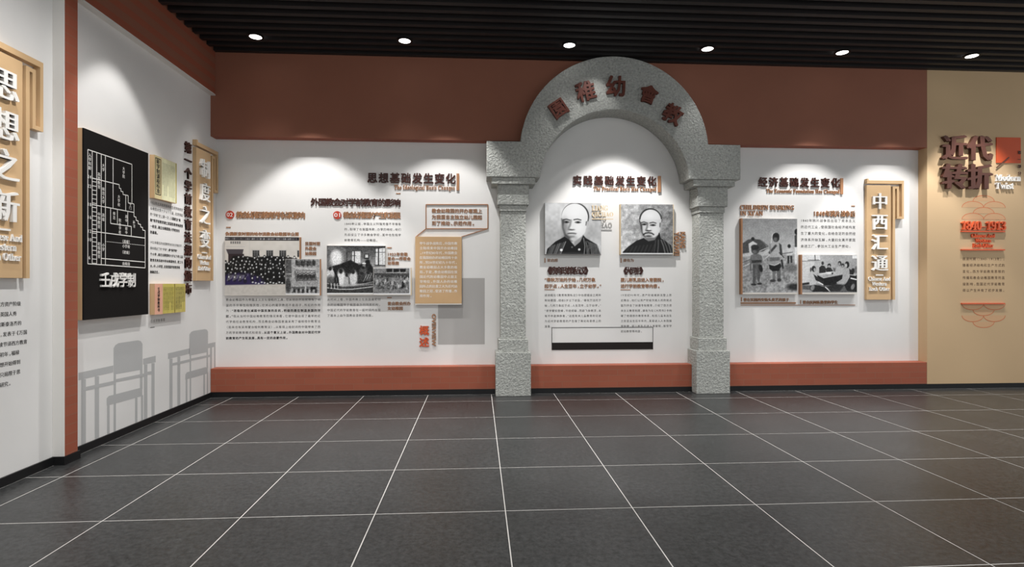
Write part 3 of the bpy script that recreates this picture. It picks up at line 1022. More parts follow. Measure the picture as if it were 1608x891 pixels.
def street_photo():
    P = Paint(61, 72, 541, 741, 120, 165, 0.6, 13)
    P.grad(300, 72, 0.55, 300, 400, 0.78)
    P.noise(0.03, 8)
    P.p([(61, 420), (541, 390), (541, 741), (61, 741)], 0.60, 16).noise(0.10, 9, 61, 420, 541, 741).noise(0.12, 3, 61, 430, 541, 741)
    P.p([(61, 296), (110, 262), (150, 256), (215, 262), (296, 330), (240, 370), (120, 380), (61, 390)], 0.30, 8)
    P.p([(75, 300), (215, 268), (120, 292)], 0.12, 5).p([(225, 262), (290, 320), (270, 330)], 0.45, 6)
    P.e(150, 256, 15, 16, 0.14, 0.4).p([(112, 300), (150, 276), (188, 300), (180, 380), (120, 390)], 0.86, 8)
    P.l([(61, 410), (140, 398), (290, 330)], 7, 0.80, 6).l([(61, 510), (140, 470), (300, 350)], 7, 0.84, 6).l([(240, 450), (300, 400)], 6, 0.85, 5).l([(61, 470), (130, 440)], 5, 0.2, 5)
    P.e(470, 320, 15, 17, 0.15, 0.4).p([(448, 345), (492, 342), (498, 400), (446, 408)], 0.80, 6).p([(455, 408), (472, 408), (470, 478), (455, 478)], 0.12, 5).p([(478, 408), (498, 408), (500, 470), (484, 474)], 0.2, 5)
    P.l([(405, 390), (500, 375)], 6, 0.25, 6)
    P.e(534, 190, 16, 26, 0.10, 0.4).p([(518, 225), (541, 210), (541, 330), (520, 330)], 0.25, 6).p([(518, 330), (541, 330), (541, 490), (520, 488)], 0.86, 6)
    # left child
    P.p([(146, 470), (212, 468), (214, 600), (205, 660), (182, 600), (170, 664), (148, 655), (152, 560)], 0.32, 7)
    P.p([(132, 405), (158, 392), (200, 392), (232, 410), (236, 470), (212, 486), (150, 486), (126, 470)], 0.45, 7)
    P.p([(140, 450), (226, 446), (226, 468), (142, 476)], 0.22, 6).e(172, 356, 36, 40, 0.28, 0.25).e(168, 332, 34, 24, 0.16, 0.4).e(166, 372, 15, 14, 0.42, 0.8)
    P.l([(232, 410), (256, 470)], 8, 0.75, 6).e(220, 522, 17, 36, 0.12, 0.3, -12).l([(134, 430), (130, 540)], 12, 0.40, 6)
    P.e(158, 668, 24, 10, 0.18, 0.5).e(210, 662, 22, 10, 0.18, 0.5).e(180, 560, 14, 60, 0.46, 1.0, op=.6)
    # drummer boy
    P.l([(312, 290), (322, 215), (345, 200), (378, 210), (388, 250)], 7, 0.88, 5)
    P.p([(322, 540), (352, 540), (346, 630), (326, 632)], 0.42, 6).p([(360, 535), (396, 530), (396, 630), (366, 636)], 0.38, 6)
    P.p([(296, 300), (330, 286), (378, 284), (402, 310), (410, 420), (300, 424)], 0.70, 7)
    P.p([(380, 290), (402, 310), (412, 400), (390, 400)], 0.24, 7).l([(298, 380), (352, 318)], 20, 0.25, 8).l([(300, 300), (306, 380)], 10, 0.55, 8)
    P.e(354, 242, 31, 42, 0.17, 0.2).e(348, 260, 17, 20, 0.38, 0.8).e(356, 222, 26, 20, 0.12, 0.5)
    P.p([(292, 490), (390, 470), (402, 500), (380, 545), (320, 548), (296, 525)], 0.08, 6).e(342, 470, 50, 26, 0.60, 0.25, -8).p([(304, 424), (386, 420), (390, 450), (300, 460)], 0.42, 6)
    P.l([(300, 482), (340, 496), (388, 470)], 5, 0.85, 5).l([(384, 380), (424, 424)], 7, 0.10, 6).l([(404, 450), (416, 520)], 16, 0.12, 6)
    P.e(326, 634, 26, 12, 0.22, 0.5).e(382, 628, 18, 15, 0.2, 0.5)
    P.e(520, 690, 70, 30, 0.16, 0.8).e(490, 520, 60, 34, 0.42, 0.9).l([(61, 600), (300, 560)], 8, 0.45, 14, 0.6)
    P.noise(0.05, 2)
    return P

def study_photo():
    P = Paint(130, 90, 900, 620, 154, 106, 0.72, 15)
    P.grad(130, 100, 0.80, 900, 200, 0.60)
    P.box(130, 90, 380, 180, 0.90, 8).l([(130, 180), (380, 170)], 8, 0.42, 6).l([(308, 90), (312, 165)], 12, 0.25, 6).l([(210, 165), (360, 160)], 7, 0.3, 6)
    P.box(835, 95, 900, 140, 0.9, 8).noise(0.03, 6)
    P.p([(130, 190), (300, 186), (300, 470), (130, 480)], 0.84, 14).p([(130, 490), (230, 476), (232, 506), (130, 520)], 0.16, 8)
    P.p([(130, 520), (900, 500), (900, 620), (130, 620)], 0.36, 14).p([(130, 575), (420, 600), (420, 620), (130, 620)], 0.62, 12)
    P.p([(368, 270), (400, 240), (440, 245), (462, 280), (460, 345), (368, 345)], 0.16, 7).e(416, 208, 18, 26, 0.24, 0.3)
    P.p([(458, 290), (490, 262), (530, 270), (566, 320), (470, 335)], 0.14, 7).e(508, 240, 25, 27, 0.12, 0.3).e(506, 252, 16, 17, 0.68, 0.5)
    P.p([(590, 320), (620, 262), (670, 255), (700, 300), (700, 360), (590, 355)], 0.70, 8).e(656, 210, 25, 34, 0.12, 0.3).e(650, 220, 15, 22, 0.62, 0.5)
    P.e(700, 238, 22, 28, 0.14, 0.4).e(698, 250, 13, 16, 0.6, 0.5).p([(560, 270), (600, 280), (590, 330), (570, 320)], 0.4, 10)
    P.p([(340, 372), (430, 420), (700, 370), (690, 470), (560, 520), (440, 520), (350, 440)], 0.08, 8)
    P.p([(340, 372), (400, 346), (560, 328), (720, 350), (430, 420)], 0.72, 6).l([(370, 365), (480, 345)], 9, 0.93, 6).e(500, 345, 46, 14, 0.93, 0.4).l([(420, 395), (560, 372)], 6, 0.45, 6).e(553, 352, 12, 12, 0.1, .4)
    P.p([(700, 360), (730, 280), (790, 280), (815, 330), (800, 430), (740, 460), (620, 498), (610, 480), (690, 430)], 0.66, 8)
    P.p([(790, 285), (850, 320), (850, 430), (800, 470), (760, 470), (800, 400)], 0.12, 8).e(760, 228, 32, 46, 0.08, 0.25).e(744, 240, 17, 30, 0.72, 0.5)
    P.e(845, 315, 26, 36, 0.12, 0.4).p([(810, 370), (900, 380), (900, 610), (760, 600), (720, 520), (780, 450)], 0.10, 10)
    P.l([(815, 420), (890, 438)], 16, 0.95, 6).l([(800, 370), (880, 380)], 8, 0.85, 5).e(840, 540, 24, 44, 0.5, 0.5, 20).e(890, 300, 26, 50, 0.4, 0.6)
    P.p([(215, 360), (250, 320), (300, 340), (320, 420), (330, 470), (300, 520), (240, 520), (228, 440)], 0.78, 8).e(292, 288, 30, 42, 0.14, 0.3).e(305, 300, 14, 26, 0.7, 0.5).e(250, 300, 12, 30, 0.3, 0.5)
    P.p([(236, 540), (300, 510), (420, 540), (480, 560), (500, 610), (280, 612), (240, 590)], 0.12, 10).p([(285, 360), (340, 400), (430, 470), (420, 500), (320, 450)], 0.16, 8)
    P.e(275, 555, 26, 44, 0.55, 0.6, 25).l([(360, 475), (418, 510)], 15, 0.93, 6).l([(330, 500), (420, 530)], 12, 0.5, 10).l([(455, 545), (520, 605)], 12, 0.95, 6)
    P.p([(480, 540), (600, 500), (720, 520), (660, 600), (520, 605)], 0.16, 14).noise(0.06, 2)
    return P

def old_page(x0, y0, x1, y1, nx, ny, col, seed, cols, hdr=True, ink=0.45):
    P = Paint(x0, y0, x1, y1, nx, ny, 0.5, seed)
    P.a[...] = np.array(col)
    P.noise(0.03, 7)
    for i in range(cols):
        cx = x0 + (x1 - x0) * (i + 0.8) / (cols + 0.6)
        P.l([(cx - (x1 - x0) / cols / 2, y0 + (y1 - y0) * .08), (cx - (x1 - x0) / cols / 2, y1 - (y1 - y0) * .06)], 0.8, [c * .75 for c in col], 1.2, 0.8)
        y = y0 + (y1 - y0) * 0.12
        end = y1 - (y1 - y0) * (0.1 if P.r.rand() > .35 else 0.35)
        while y < end:
            P.e(cx, y, (x1 - x0) / cols * .3, (y1 - y0) * .013, [c * ink for c in col], 0.8, op=0.5 + 0.4 * P.r.rand())
            y += (y1 - y0) * 0.036
    return P

def photo_board(face, painter, u0, v0, u1, v1, d0, d1, label, edge=M_EDGE, cat='photograph', group=None, strip=None, lip=0.0, name='photo_board'):
    """mounted print: board with depth, printed face, coloured edge strip where the photograph shows one"""
    x0, y0, x1, y1 = face.rect(u0, v0, u1, v1, d1)
    r = face.root(name, (x0 + x1) / 2, y0, 0)
    tag(r, label, cat, group)
    w, h = x1 - x0, y1 - y0
    MB().box(-w / 2, 0, d0, w / 2, h, d1 - 0.001).build('board', edge, r, bevel=0.0015)
    P = painter()
    P.mesh('print', w - 0.004, h - 0.004 - lip, d1 - 0.0004, r, -w / 2 + 0.002, 0.002 + lip)
    if strip:
        for side in strip:
            if side == 'left': MB().box(-w / 2 - 0.021, 0, d0, -w / 2 - 0.0005, h, d1 + 0.004).build('edge_strip', M_BRONZE, r)
            if side == 'right': MB().box(w / 2 + 0.0005, 0, d0, w / 2 + 0.014, h, d1 - 0.002).build('edge_strip', M_BRONZE, r)
            if side == 'thinleft': MB().box(-w / 2 - 0.009, 0, d0, -w / 2 - 0.0005, h, d1).build('edge_strip', M_GOLD, r)
            if side == 'thinright': MB().box(w / 2 + 0.0005, 0, d0, w / 2 + 0.009, h, d1 - 0.002).build('edge_strip', M_GOLD, r)
    return r

# ---------------------------------------------------------------- white wall, first section
def title(chars, eng, ut, vt, ue, ve, ub, vb, where):
    r = char_row(BACK, chars, ut[0], vt[0], ut[1], vt[1], 'raised dark brown heading with bronze bar ' + where, M_DARK, 0, 0.018, 'bold', 'section_heading', squash=0.93)
    latin(BACK, [serif(eng)], ue[0], ve[0], ue[1], ve[1], None, M_BRONZE, 0, 0.012, root=r, part='subtitle')
    bar_px(BACK, ub[0], vb[0], ub[1], vb[1], M_BRONZE, 0.0, 0.02, r, 'end_bar')
    return r
r = title('思想基础发生变化', 'The Ideological Basis Changes', (577, 715), (271.8, 288), (619, 714), (291, 300), (717, 721), (272.5, 299), 'left of the stone arch')
bar_px(BACK, 622, 303.4, 629, 304.8, M_BRONZE, 0, 0.006, r, 'dash')
char_row(BACK, '外国教会对学前教育的影响', 488, 311.8, 629, 324, 'raised dark brown twelve-character line below the left section heading', M_DARK, 0, 0.012, 'bold')

def badge(u, v, num, text, u0, u1, v0, v1, label):
    a, b = BACK.at(u, v, 0.01)
    root = BACK.root('numbered_heading', a, b - 0.05, 0)
    tag(root, label, 'heading')
    R4 = (root, a, b - 0.05, 0.0)
    mb = MB().prism([(0.051 * math.cos(2 * math.pi * i / 28), 0.051 * math.sin(2 * math.pi * i / 28)) for i in range(28)], 0.0, 0.012)
    dsc = mb.build('badge', M_BADGE, root, (0, 0.05, 0))
    mb = MB()
    add_string(mb, num, -0.036, -0.026, 0.036, 0.026, 0.0, 0.004, 'medium')
    mb.build('number', M_WLET, dsc, (0, 0, 0.0121))
    char_row(BACK, text, u0, v0, u1, v1, None, M_BRONZE, 0, 0.007, 'bold', root=R4)
badge(361, 337.5, '02', '教会幼稚园教育的特点和影响', 371, 479, 332.5, 343.5, 'red round badge 02 with bronze heading over the large group photograph')
badge(529.5, 338, '01', '教会幼稚园的产生和发展', 539, 629, 333, 343.5, 'red round badge 01 with bronze heading over a short paragraph')
bar_px(BACK, 355, 356.5, 362, 358, M_BRONZE, 0, 0.006, None, 'dash_mark', 'tiny bronze dash under the badge numbered 02', 'dash')
paragraph(BACK, ['伪满新京时期的哈尔滨教会幼稚园毕业照'], 354, 469.5, (367.8, 367.8), 0, 'bronze caption line directly above the large group photograph', M_BRONZE, 1.0, 'raised_caption', 'bold', depth=0.006)
photo_board(BACK, group_photo, 353, 372.3, 470, 464.5, 0.002, 0.040, 'large black and white group photograph of rows of people before a building', strip=['right'], lip=0.012)
photo_board(BACK, collage_photo, 448, 407, 502, 464.5, 0.042, 0.062, 'small grey collage photograph overlapping the corner of the group photograph', strip=['right'], lip=0.01)
paragraph(BACK, ['民国时期', '外教会', '幼稚园'], 479, 503, (382.8, 398.5), 0, 'bronze three-line caption right of the large group photograph', M_BRONZE, 1.0, 'raised_caption', 'bold', depth=0.006)
paragraph(BACK, ['教会幼稚园作为帝国主义文化侵略的工具，它从创办开始就带有了明',
                 '显的不平等性和殖民性，它关心的是宗教而不是孩子，所起的作用',
                 '为：“消极的是在减弱中国民族的反抗，积极的是在制造亲国的洋',
                 '奴。”但从当时中国幼稚教育的情况来看，它使中国出现了最早的近',
                 '代学前社会教育机构，而且教会幼稚园普遍采用了福禄培尔教育法',
                 '（后来也有采用蒙台梭利教育法），从客观上给封闭的中国带来了西',
                 '方的学前教育模式和观念，从这个意义上说，外国教会对中国近代学',
                 '前教育的产生和发展，具有一定的启蒙作用。'],
          354.5, 503.5, (470.9, 531), 0, 'eight-line black paragraph below the large group photograph', size=0.92,
          bolds={2: (2, None), 3: (0, 3), 6: (12, None), 7: (0, None)})
paragraph(BACK, ['1840年以后，帝国主义列强凭借不平等条', '约，取得了在我国传教、办学的特权，他们', '先后设立了许多教会学校，其中也包括学', '前教育机构——幼稚园。'],
          540.5, 630, (352, 377.6), 0, 'four-line black paragraph below the badge numbered 01', size=0.92)
photo_board(BACK, class_photo, 513, 386, 605.5, 464, 0.002, 0.040, 'dark black and white photograph of children around a classroom floor ring', lip=0.012)
photo_board(BACK, outdoor_photo, 586, 420.5, 645, 464, 0.042, 0.060, 'small grey outdoor crowd photograph overlapping the classroom photograph', strip=['thinright'], lip=0.008)
bar_px(BACK, 608, 388.5, 615, 390, M_BRONZE, 0, 0.006, None, 'dash_mark', 'tiny bronze dash right of the classroom photograph', 'dash')
paragraph(BACK, ['1923年安徽', '曾办一所教会', '幼稚园'], 608.5, 645, (399.5, 413.5), 0, 'bronze three-line caption right of the classroom photograph', M_BRONZE, 0.95, 'raised_caption', 'bold', depth=0.006)
bar_px(BACK, 608, 467, 615, 468.5, M_BRONZE, 0, 0.006, None, 'dash_mark', 'tiny bronze dash below the small outdoor crowd photograph', 'dash')
paragraph(BACK, ['曾由教会所办', '女幼稚园'], 608.5, 645, (477, 484.5), 0, 'bronze two-line caption below the small outdoor crowd photograph', M_BRONZE, 1.0, 'raised_caption', 'bold', depth=0.006)
paragraph(BACK, ['从时间上看，外国传教士在我国最初创', '办的幼稚园早于我国自办的同类机构。', '中国近代的学前教育在一段时间内出现', '了基本上由外国教会垄断的局面。'],
          513.5, 598, (470.5, 495.7), 0, 'four-line black paragraph below the classroom photograph', size=0.92)

# speech-bubble outline, tan text panel, grey block, red vertical word
def frame_px(face, corners, w, d0, d1, m, root, closed=True):
    P = [face.at(u, v, d1) for u, v in corners]
    rr, ox, oy, od = root
    n = len(P)
    for i in range(n if closed else n - 1):
        p, q = P[i], P[(i + 1) % n]
        MB().bar((p[0] - ox, p[1] - oy), (q[0] - ox, q[1] - oy), w, d0, d1).build('frame_bar', m, rr)
a, b = BACK.at(717, 359, 0)
rt = BACK.root('callout_frame', a, b, 0)
tag(rt, 'thin bronze callout outline with bronze three-line text above the tan panel', 'callout')
RT = (rt, a, b, 0.0)
frame_px(BACK, [(669, 359.3), (766, 359.3), (766, 321.3), (669, 321.3)], 0.011, 0.0, 0.014, M_BRONZE, RT)
frame_px(BACK, [(669, 359.3), (653, 372)], 0.009, 0.0, 0.013, M_BRONZE, RT, False)
frame_px(BACK, [(766, 359.3), (724.5, 372)], 0.009, 0.0, 0.013, M_BRONZE, RT, False)
x0, x1 = BACK.at(678, 341)[0], BACK.at(757, 341)[0]
for l, v in (('教会幼稚园的开办客观上', 331.5), ('为我国自主独立幼儿园起', 341.3), ('到了推动、示范作用。', 351)):
    mb = MB()
    y = BACK.at(717, v)[1]
    add_line(mb, l, x0 - a, x1 - a, 0, (x1 - x0) / 11 * 1.0, 0.0005, 0.006, 'bold', len(l) > 10, None, None, (x1 - x0) / 11)
    mb.build('text_line', M_BRONZE, rt, (0, y - b, 0))

x0, y0, x1, y1 = BACK.rect(652, 372, 725, 477, 0.05)
rp = BACK.root('text_panel', (x0 + x1) / 2, y0, 0)
tag(rp, 'tan raised panel with white lines of text below the bronze callout', 'panel')
w, h = x1 - x0, y1 - y0
MB().box(-w / 2, 0, 0.002, w / 2, h, 0.05).build('board', M_WOODD, rp, bevel=0.002)
MB().box(-w / 2, -0.0145, 0.002, w / 2, -0.0005, 0.049).build('lower_edge', M_EDGE, rp)
tl = ['甲午战争战败后，外国传教', '士陆续来中国开办幼稚园', '，19世纪80年代，外国教会', '在我国创办的幼稚园有十余',
      '所，到20世纪初九十年代，', '教会幼稚园占大多数的格', '局。于是，教会幼稚园在我', '国近代的幼稚园中占据主', '导地位，外国人办的幼稚',
      '园所占的比重之大为近代幼', '稚园之冠，促进了传播，作', '用作用。']
for i, l in enumerate(tl):
    mb = MB()
    add_line(mb, l, -w / 2 + 0.055, w / 2 - 0.055, 0, 0.041, None, 0.0512, 'medium', i < len(tl) - 1, None, None, 0.043)
    mb.build('text_line', M_WLET, rp, (0, h - 0.085 - i * (h - 0.16) / 11.4, 0))

x0, y0, x1, y1 = BACK.rect(687.8, 437, 761.2, 541.2)
tag(MB().flat([(0, 0), (x1 - x0, 0), (x1 - x0, y1 - y0), (0, y1 - y0)], 0.0008).build('grey_print', M_GREYP, None, BACK.loc(x0, y0), BACK.rot),
    'plain grey printed rectangle half hidden by the tan text panel', 'wall print')
r = char_row(BACK, '概述', 658.5, 512, 673.5, 545, 'raised red two-character word set vertically below the tan panel', M_ORNG, 0, 0.016, 'bold', vertical=True)
latin(BACK, ['OVERVIEW'], 677.5, 493.5, 685, 543.5, 'bronze word turned sideways beside the red two-character word', M_BRONZE, 0, 0.014, turn=True, style='bold')

# ---------------------------------------------------------------- white wall, inside the arch
title('实践基础发生变化', 'The Practical Basis Has Changed', (900, 1030.5), (276.3, 291.3), (932, 1030.5), (293.5, 301.5), (1033.5, 1038), (276.5, 302), 'inside the stone arch')
photo_board(BACK, portrait_a, 855.5, 319, 944, 400.5, 0.002, 0.055, 'black and white portrait of a young man with shaved forehead, on pale background', M_GREYE, 'portrait', lip=0.006)
photo_board(BACK, portrait_b, 975, 321, 1057, 400.5, 0.002, 0.055, 'black and white portrait of a moustached man with shaved forehead, on mottled background', M_GREYE, 'portrait', strip=['thinleft', 'thinright'], lip=0.006)
r = latin(BACK, [serif('LIANG'), serif('QICHAO')], 929.5, 322, 963, 343, 'pale gold two-line name lettering at the upper corner of the left portrait', M_GOLD, 0.056, 0.008, widths=[.75, 1.0])
bar_px(BACK, 930, 343.6, 963, 344.8, M_GOLD, 0.056, 0.062, r, 'underline')
latin(BACK, ['KANG', 'YOUWEI'], 1058.3, 364.5, 1077, 401.5, 'bronze sideways two-line name lettering right of the right portrait', M_BRONZE, 0, 0.02, turn=True, style='bold', widths=[.68, 1.0])
for u, t, w in ((855, '梁启超', 'left'), (974.5, '康有为', 'right')):
    o = paragraph(BACK, [t], u + 4, u + 21, (409, 409), 0, 'tiny bronze name caption with bar under the %s portrait' % w, M_BRONZE, 0.98, 'raised_caption', 'medium', depth=0.006)
    x0, y0, x1, y1 = BACK.rect(u, 405.5, u + 1.4, 412.8)
    MB().box(0, 0, 0, x1 - x0, y1 - y0, 0.006).build('bar', M_BRONZE, o, (x0 - o.location.x, y0 - o.location.z, 0))
char_row(BACK, '《教育政策私议》', 853.5, 419, 930, 431.5, 'raised dark brown eight-character book title below the left portrait', M_DARK, 0, 0.010, 'bold')
char_row(BACK, '《大同书》', 973.5, 419.5, 1016, 431.5, 'raised dark brown short book title below the right portrait', M_DARK, 0, 0.010, 'bold')
paragraph(BACK, ['“春秋万法托于始，几何万象', '起于点，人生百年，立于幼学。”'], 855, 944.5, (439.5, 449.5), 0, 'bronze two-line quotation below the left portrait', M_BRONZE, 1.0, 'raised_quotation', 'bold', last_short=False, depth=0.004)
paragraph(BACK, ['婴儿断乳后进入育婴院，', '进行学前教育等内容。'], 974.5, 1043, (439.8, 449.5), 0, 'bronze two-line quotation below the right portrait', M_BRONZE, 1.0, 'raised_quotation', 'bold', last_short=False, depth=0.004)
bar_px(BACK, 855, 454.6, 871, 455.5, M_BRONZE, 0, 0.004, None, 'dash_mark', 'short thin bronze rule under the left portrait quotation', 'dash')
bar_px(BACK, 974.5, 454.8, 990, 455.7, M_BRONZE, 0, 0.004, None, 'dash_mark', 'short thin bronze rule under the right portrait quotation', 'dash')
paragraph(BACK, ['梁启超在《教育政策私议》中也提倡设立两年', '制幼稚园，招收5岁以下幼童。“春秋万法托于', '始，几何万象起于点，人生百年，立于幼学。”',
                 '“求学譬如登楼，不经初级，而欲飞身绝顶，未', '有不中途摔跌者。”这些有关儿童教育的论述', '为近代学前教育的产生做了舆论和思想上的', '准备。'],
          855, 944, (463.8, 512.7), 0, 'seven-line black paragraph under the left portrait', size=0.92)
paragraph(BACK, ['19世纪90年代，资产阶级维新派登上历', '史舞台，他们以资产阶级天赋人权的观点', '猛烈抨击了封建专制教育，介绍了西方资', '本主义教育制度。康有为在《大同书》中构',
                 '建了他理想的教育体系，包括儿童未出生', '之前至出生后半年内，其母进入人本院接', '受胎教，婴儿断乳后进入育婴院，接受学', '前幼教育等内容。'],
          974.5, 1055, (463.8, 520.5), 0, 'eight-line black paragraph under the right portrait', size=0.92)
a, b = BACK.at(946, 549.5)
rf = BACK.root('outline_box', a, b, 0)
tag(rf, 'thin black outlined box with solid black bar at its base, between the columns', 'wall print')
RF = (rf, a, b, 0.0)
frame_px(BACK, [(866.7, 549), (866.7, 514.8), (1025.3, 514), (1025.3, 549)], 0.006, 0.0, 0.003, M_INK, RF, False)
bar_px(BACK, 866.4, 538, 1025.6, 549.5, M_INK, 0.0, 0.004, RF, 'solid_bar')

# ---------------------------------------------------------------- white wall, right section
title('经济基础发生变化', 'The Economic Foundation Has Changed', (1192, 1319), (279, 294), (1203.5, 1318.5), (297.5, 305), (1320.3, 1324.3), (280, 305), 'right of the stone arch')
latin(BACK, [serif('CHILDREN BUSKING'), serif("IN XI'AN")], 1162.5, 321.5, 1247.5, 340, 'bronze two-line English lettering above the tall street photograph', M_BRONZE, 0, 0.014, widths=[1.0, .42])
bar_px(BACK, 1337, 322.9, 1342.7, 324.3, M_BRONZE, 0, 0.006, None, 'dash_mark', 'tiny bronze dash left of the tan fret sign', 'dash')
char_row(BACK, '1840年鸦片战争后', 1277.5, 331, 1343, 340.5, 'bronze dated heading above the paragraph beside the street photograph', M_BRONZE, 0, 0.012, 'bold', squash=0.8)
paragraph(BACK, ['1840年鸦片战争后出现了资本主义', '的近代工业，使我国社会经济结构发', '生了重大的变化。自给自足的自然经', '济体系开始瓦解，大量妇女离开家庭', '走进工厂，参加大工业生产劳动。'],
          1257, 1343.5, (346.8, 387), 0, 'five-line black paragraph right of the tall street photograph', size=0.92)
photo_board(BACK, street_photo, 1166, 343.3, 1252, 462.5, 0.002, 0.05, 'tall black and white photograph of barefoot children with a drum in the street', strip=['left'], lip=0.022)
photo_board(BACK, study_photo, 1259.5, 400.3, 1346, 462.5, 0.002, 0.05, 'wide black and white photograph of children sitting around a low table', strip=['left'], lip=0.024)
o = paragraph(BACK, ['曾在民国西安街头卖艺的孩子'], 1167, 1239, (471, 471), 0, 'bronze caption over a thick bronze rule below the street photograph', M_BRONZE, 1.0, 'raised_caption', 'bold', depth=0.006)
for u0, v0, u1, v1, nm in ((1163, 475, 1249, 477.4, 'rule'), (1163.5, 467, 1164.6, 473.8, 'bar')):
    x0, y0, x1, y1 = BACK.rect(u0, v0, u1, v1)
    MB().box(0, 0, 0, x1 - x0, y1 - y0, 0.012).build(nm, M_BRONZE, o, (x0 - o.location.x, y0 - o.location.z, 0))
o = paragraph(BACK, ['曾由民间私塾里的学生'], 1260, 1315.5, (475, 475), 0, 'bronze caption over a thin rule below the photograph of children at a table', M_BRONZE, 1.0, 'raised_caption', 'bold', depth=0.006)
for u0, v0, u1, v1, nm in ((1163, 478.9, 1342.5, 479.8, 'rule'), (1256.5, 471.5, 1257.6, 477.5, 'bar')):
    x0, y0, x1, y1 = BACK.rect(u0, v0, u1, v1)
    MB().box(0, 0, 0, x1 - x0, y1 - y0, 0.006).build(nm, M_BRONZE, o, (x0 - o.location.x, y0 - o.location.z, 0))

# ---------------------------------------------------------------- tan fret signs
def fret_sign(face, a, b, chars, label):
    r = face.root('fret_sign', a + 0.26, b, 0)
    tag(r, label, 'sign', 'tan fret signs with white characters')
    ox = -0.26
    MB().box(ox, 0, 0.002, ox + 0.342, 1.548, 0.045).build('panel', M_WOOD, r, bevel=0.002)
    for x0, y0, x1, y1 in ((0, 1.570, 0.522, 1.613), (0, 1.6132, 0.026, 1.636), (0.493, 1.096, 0.522, 1.5698),
                           (0.4525, 1.096, 0.4928, 1.126), (0.423, 1.096, 0.4523, 1.534), (0.397, 1.504, 0.4228, 1.534), (0.364, 0, 0.3968, 1.534)):
        MB().box(ox + x0, y0, 0.002, ox + x1, y1, 0.051).build('fret_bar', M_WOOD, r)
    for c, y in zip(chars, (1.331, 1.053, 0.777, 0.497)):
        mb = MB()
        add_char(mb, c, 0, 0, 0.232, 0.232, 0.0, 0.026, 'serif')
        mb.build('character', M_WLET, r, (ox + 0.171, y, 0.0455))
    MB().box(ox + 0.118, 0.326, 0.0455, ox + 0.224, 0.340, 0.060).build('dash', M_WLET, r)
    for i, (s, w) in enumerate(((serif('Chinese And'), 0.31), (serif('Western'), 0.21), (serif('Each Other'), 0.29))):
        mb = MB()
        add_string(mb, s, 0, 0, w, 0.052, 0.0, 0.012)
        mb.build('text_line', M_WLET, r, (ox + 0.171 - w / 2, 0.256 - i * 0.068, 0.0455))
    return r
fret_sign(BACK, 5.238, 1.193, '中西汇通', 'tan fret sign with four white characters at the right end of the white wall')
fret_sign(LEFT, 6.588, 1.445, '制度之变', 'tan fret sign with white characters on the left wall beside the corner')
fret_sign(LEFT, 3.809, 1.450, '思想之新', 'large near tan fret sign cut by the left edge of the picture')

# ---------------------------------------------------------------- left wall bay
x0, y0, x1, y1 = 4.743, 1.110, 5.630, 2.695
bd = LEFT.root('system_chart_board', (x0 + x1) / 2, y0, 0)
tag(bd, 'tall charcoal board with white stepped school chart on the left wall', 'board')
w, h = x1 - x0, y1 - y0
MB().box(-w / 2, 0, 0.0465, w / 2, h, 0.060).build('front_panel', M_BLACKB, bd)
MB().box(-w / 2, 0, 0.002, w / 2, h, 0.046).build('core', M_WOOD, bd)
def C(x, y):
    p = LEFT.at(110 + x / 3.074, 190 + y / 3.074, 0.06)
    return p[0] - (x0 + x1) / 2, p[1] - y0
segs = [[(85, 138), (85, 690), (362, 710), (362, 530), (350, 527), (350, 515), (340, 512), (340, 500), (328, 497), (328, 483), (318, 480), (318, 465), (308, 462), (308, 402), (298, 398), (298, 210), (85, 138)],
        [(106, 145), (106, 692)], [(128, 153), (128, 693)], [(150, 160), (150, 695)], [(170, 167), (170, 696)], [(207, 180), (207, 423)],
        [(106, 276), (150, 287), (237, 308), (237, 325), (245, 327), (245, 340), (255, 342), (255, 355), (280, 361), (280, 396), (298, 400)],
        [(106, 404), (308, 442)], [(106, 533), (362, 566)], [(268, 358), (268, 434)], [(195, 421), (195, 495), (295, 510), (295, 557)],
        [(228, 427), (228, 500)], [(278, 436), (278, 507)], [(150, 664), (362, 682)]]
mb = MB()
for s in segs:
    for p, q in zip(s[:-1], s[1:]):
        mb.bar(C(*p), C(*q), 0.0075, None, 0.0612)
for i in range(20):
    y = 292 + i * 20.8
    mb.bar(C(106, y), C(128, y + 4 - i * 0.12), 0.006, None, 0.0612)
for i in range(24):
    mb.bar(C(170 + i * 8, 582 + i * 0.85), C(174 + i * 8, 582.4 + i * 0.85), 0.005, None, 0.0612)
mb.build('chart_lines', M_WLET, bd)
mb = MB()
def vert(s, x, y, sz=0.034, gap=0.036):
    p = C(x, y)
    for i, c in enumerate(s):
        add_char(mb, c, p[0], p[1] - i * gap, sz, sz, None, 0.0613, 'medium')
def horz(s, x, y, sz=0.034):
    p = C(x, y)
    for i, c in enumerate(s):
        add_char(mb, c, p[0] + (i - (len(s) - 1) / 2) * sz * (0.62 if ord(c) < 256 else 1.1), p[1], sz, sz, None, 0.0613, 'medium')
vert('入学年龄', 95, 165)
for s, x, y in (('24', 97, 270), ('22', 97, 315), ('18', 97, 403), ('16', 97, 465), ('12', 97, 532), ('10', 97, 573), ('6', 97, 660)):
    horz(s, x, y, 0.04)
for s, x, y in (('大学', 160, 215), ('高等教育', 139, 258), ('大学院', 258, 230), ('师范大学', 160, 330), ('大学校', 235, 366), ('专门', 290, 402), ('中等教育', 139, 450), ('高级', 160, 455),
                ('师范', 212, 448), ('职业学校', 240, 480), ('高中', 271, 462), ('补习', 308, 490), ('初中', 271, 520), ('初等教育', 139, 594), ('小学', 160, 600)):
    vert(s, x, y)
for s, x, y in (('（高级）', 270, 583), ('小学校', 270, 606), ('（初级）', 270, 635), ('幼稚园', 270, 690)):
    horz(s, x, y)
mb.build('chart_text', M_WLET, bd)['kind'] = 'stuff'
pc = LEFT.at(186.4, 440, 0.07)
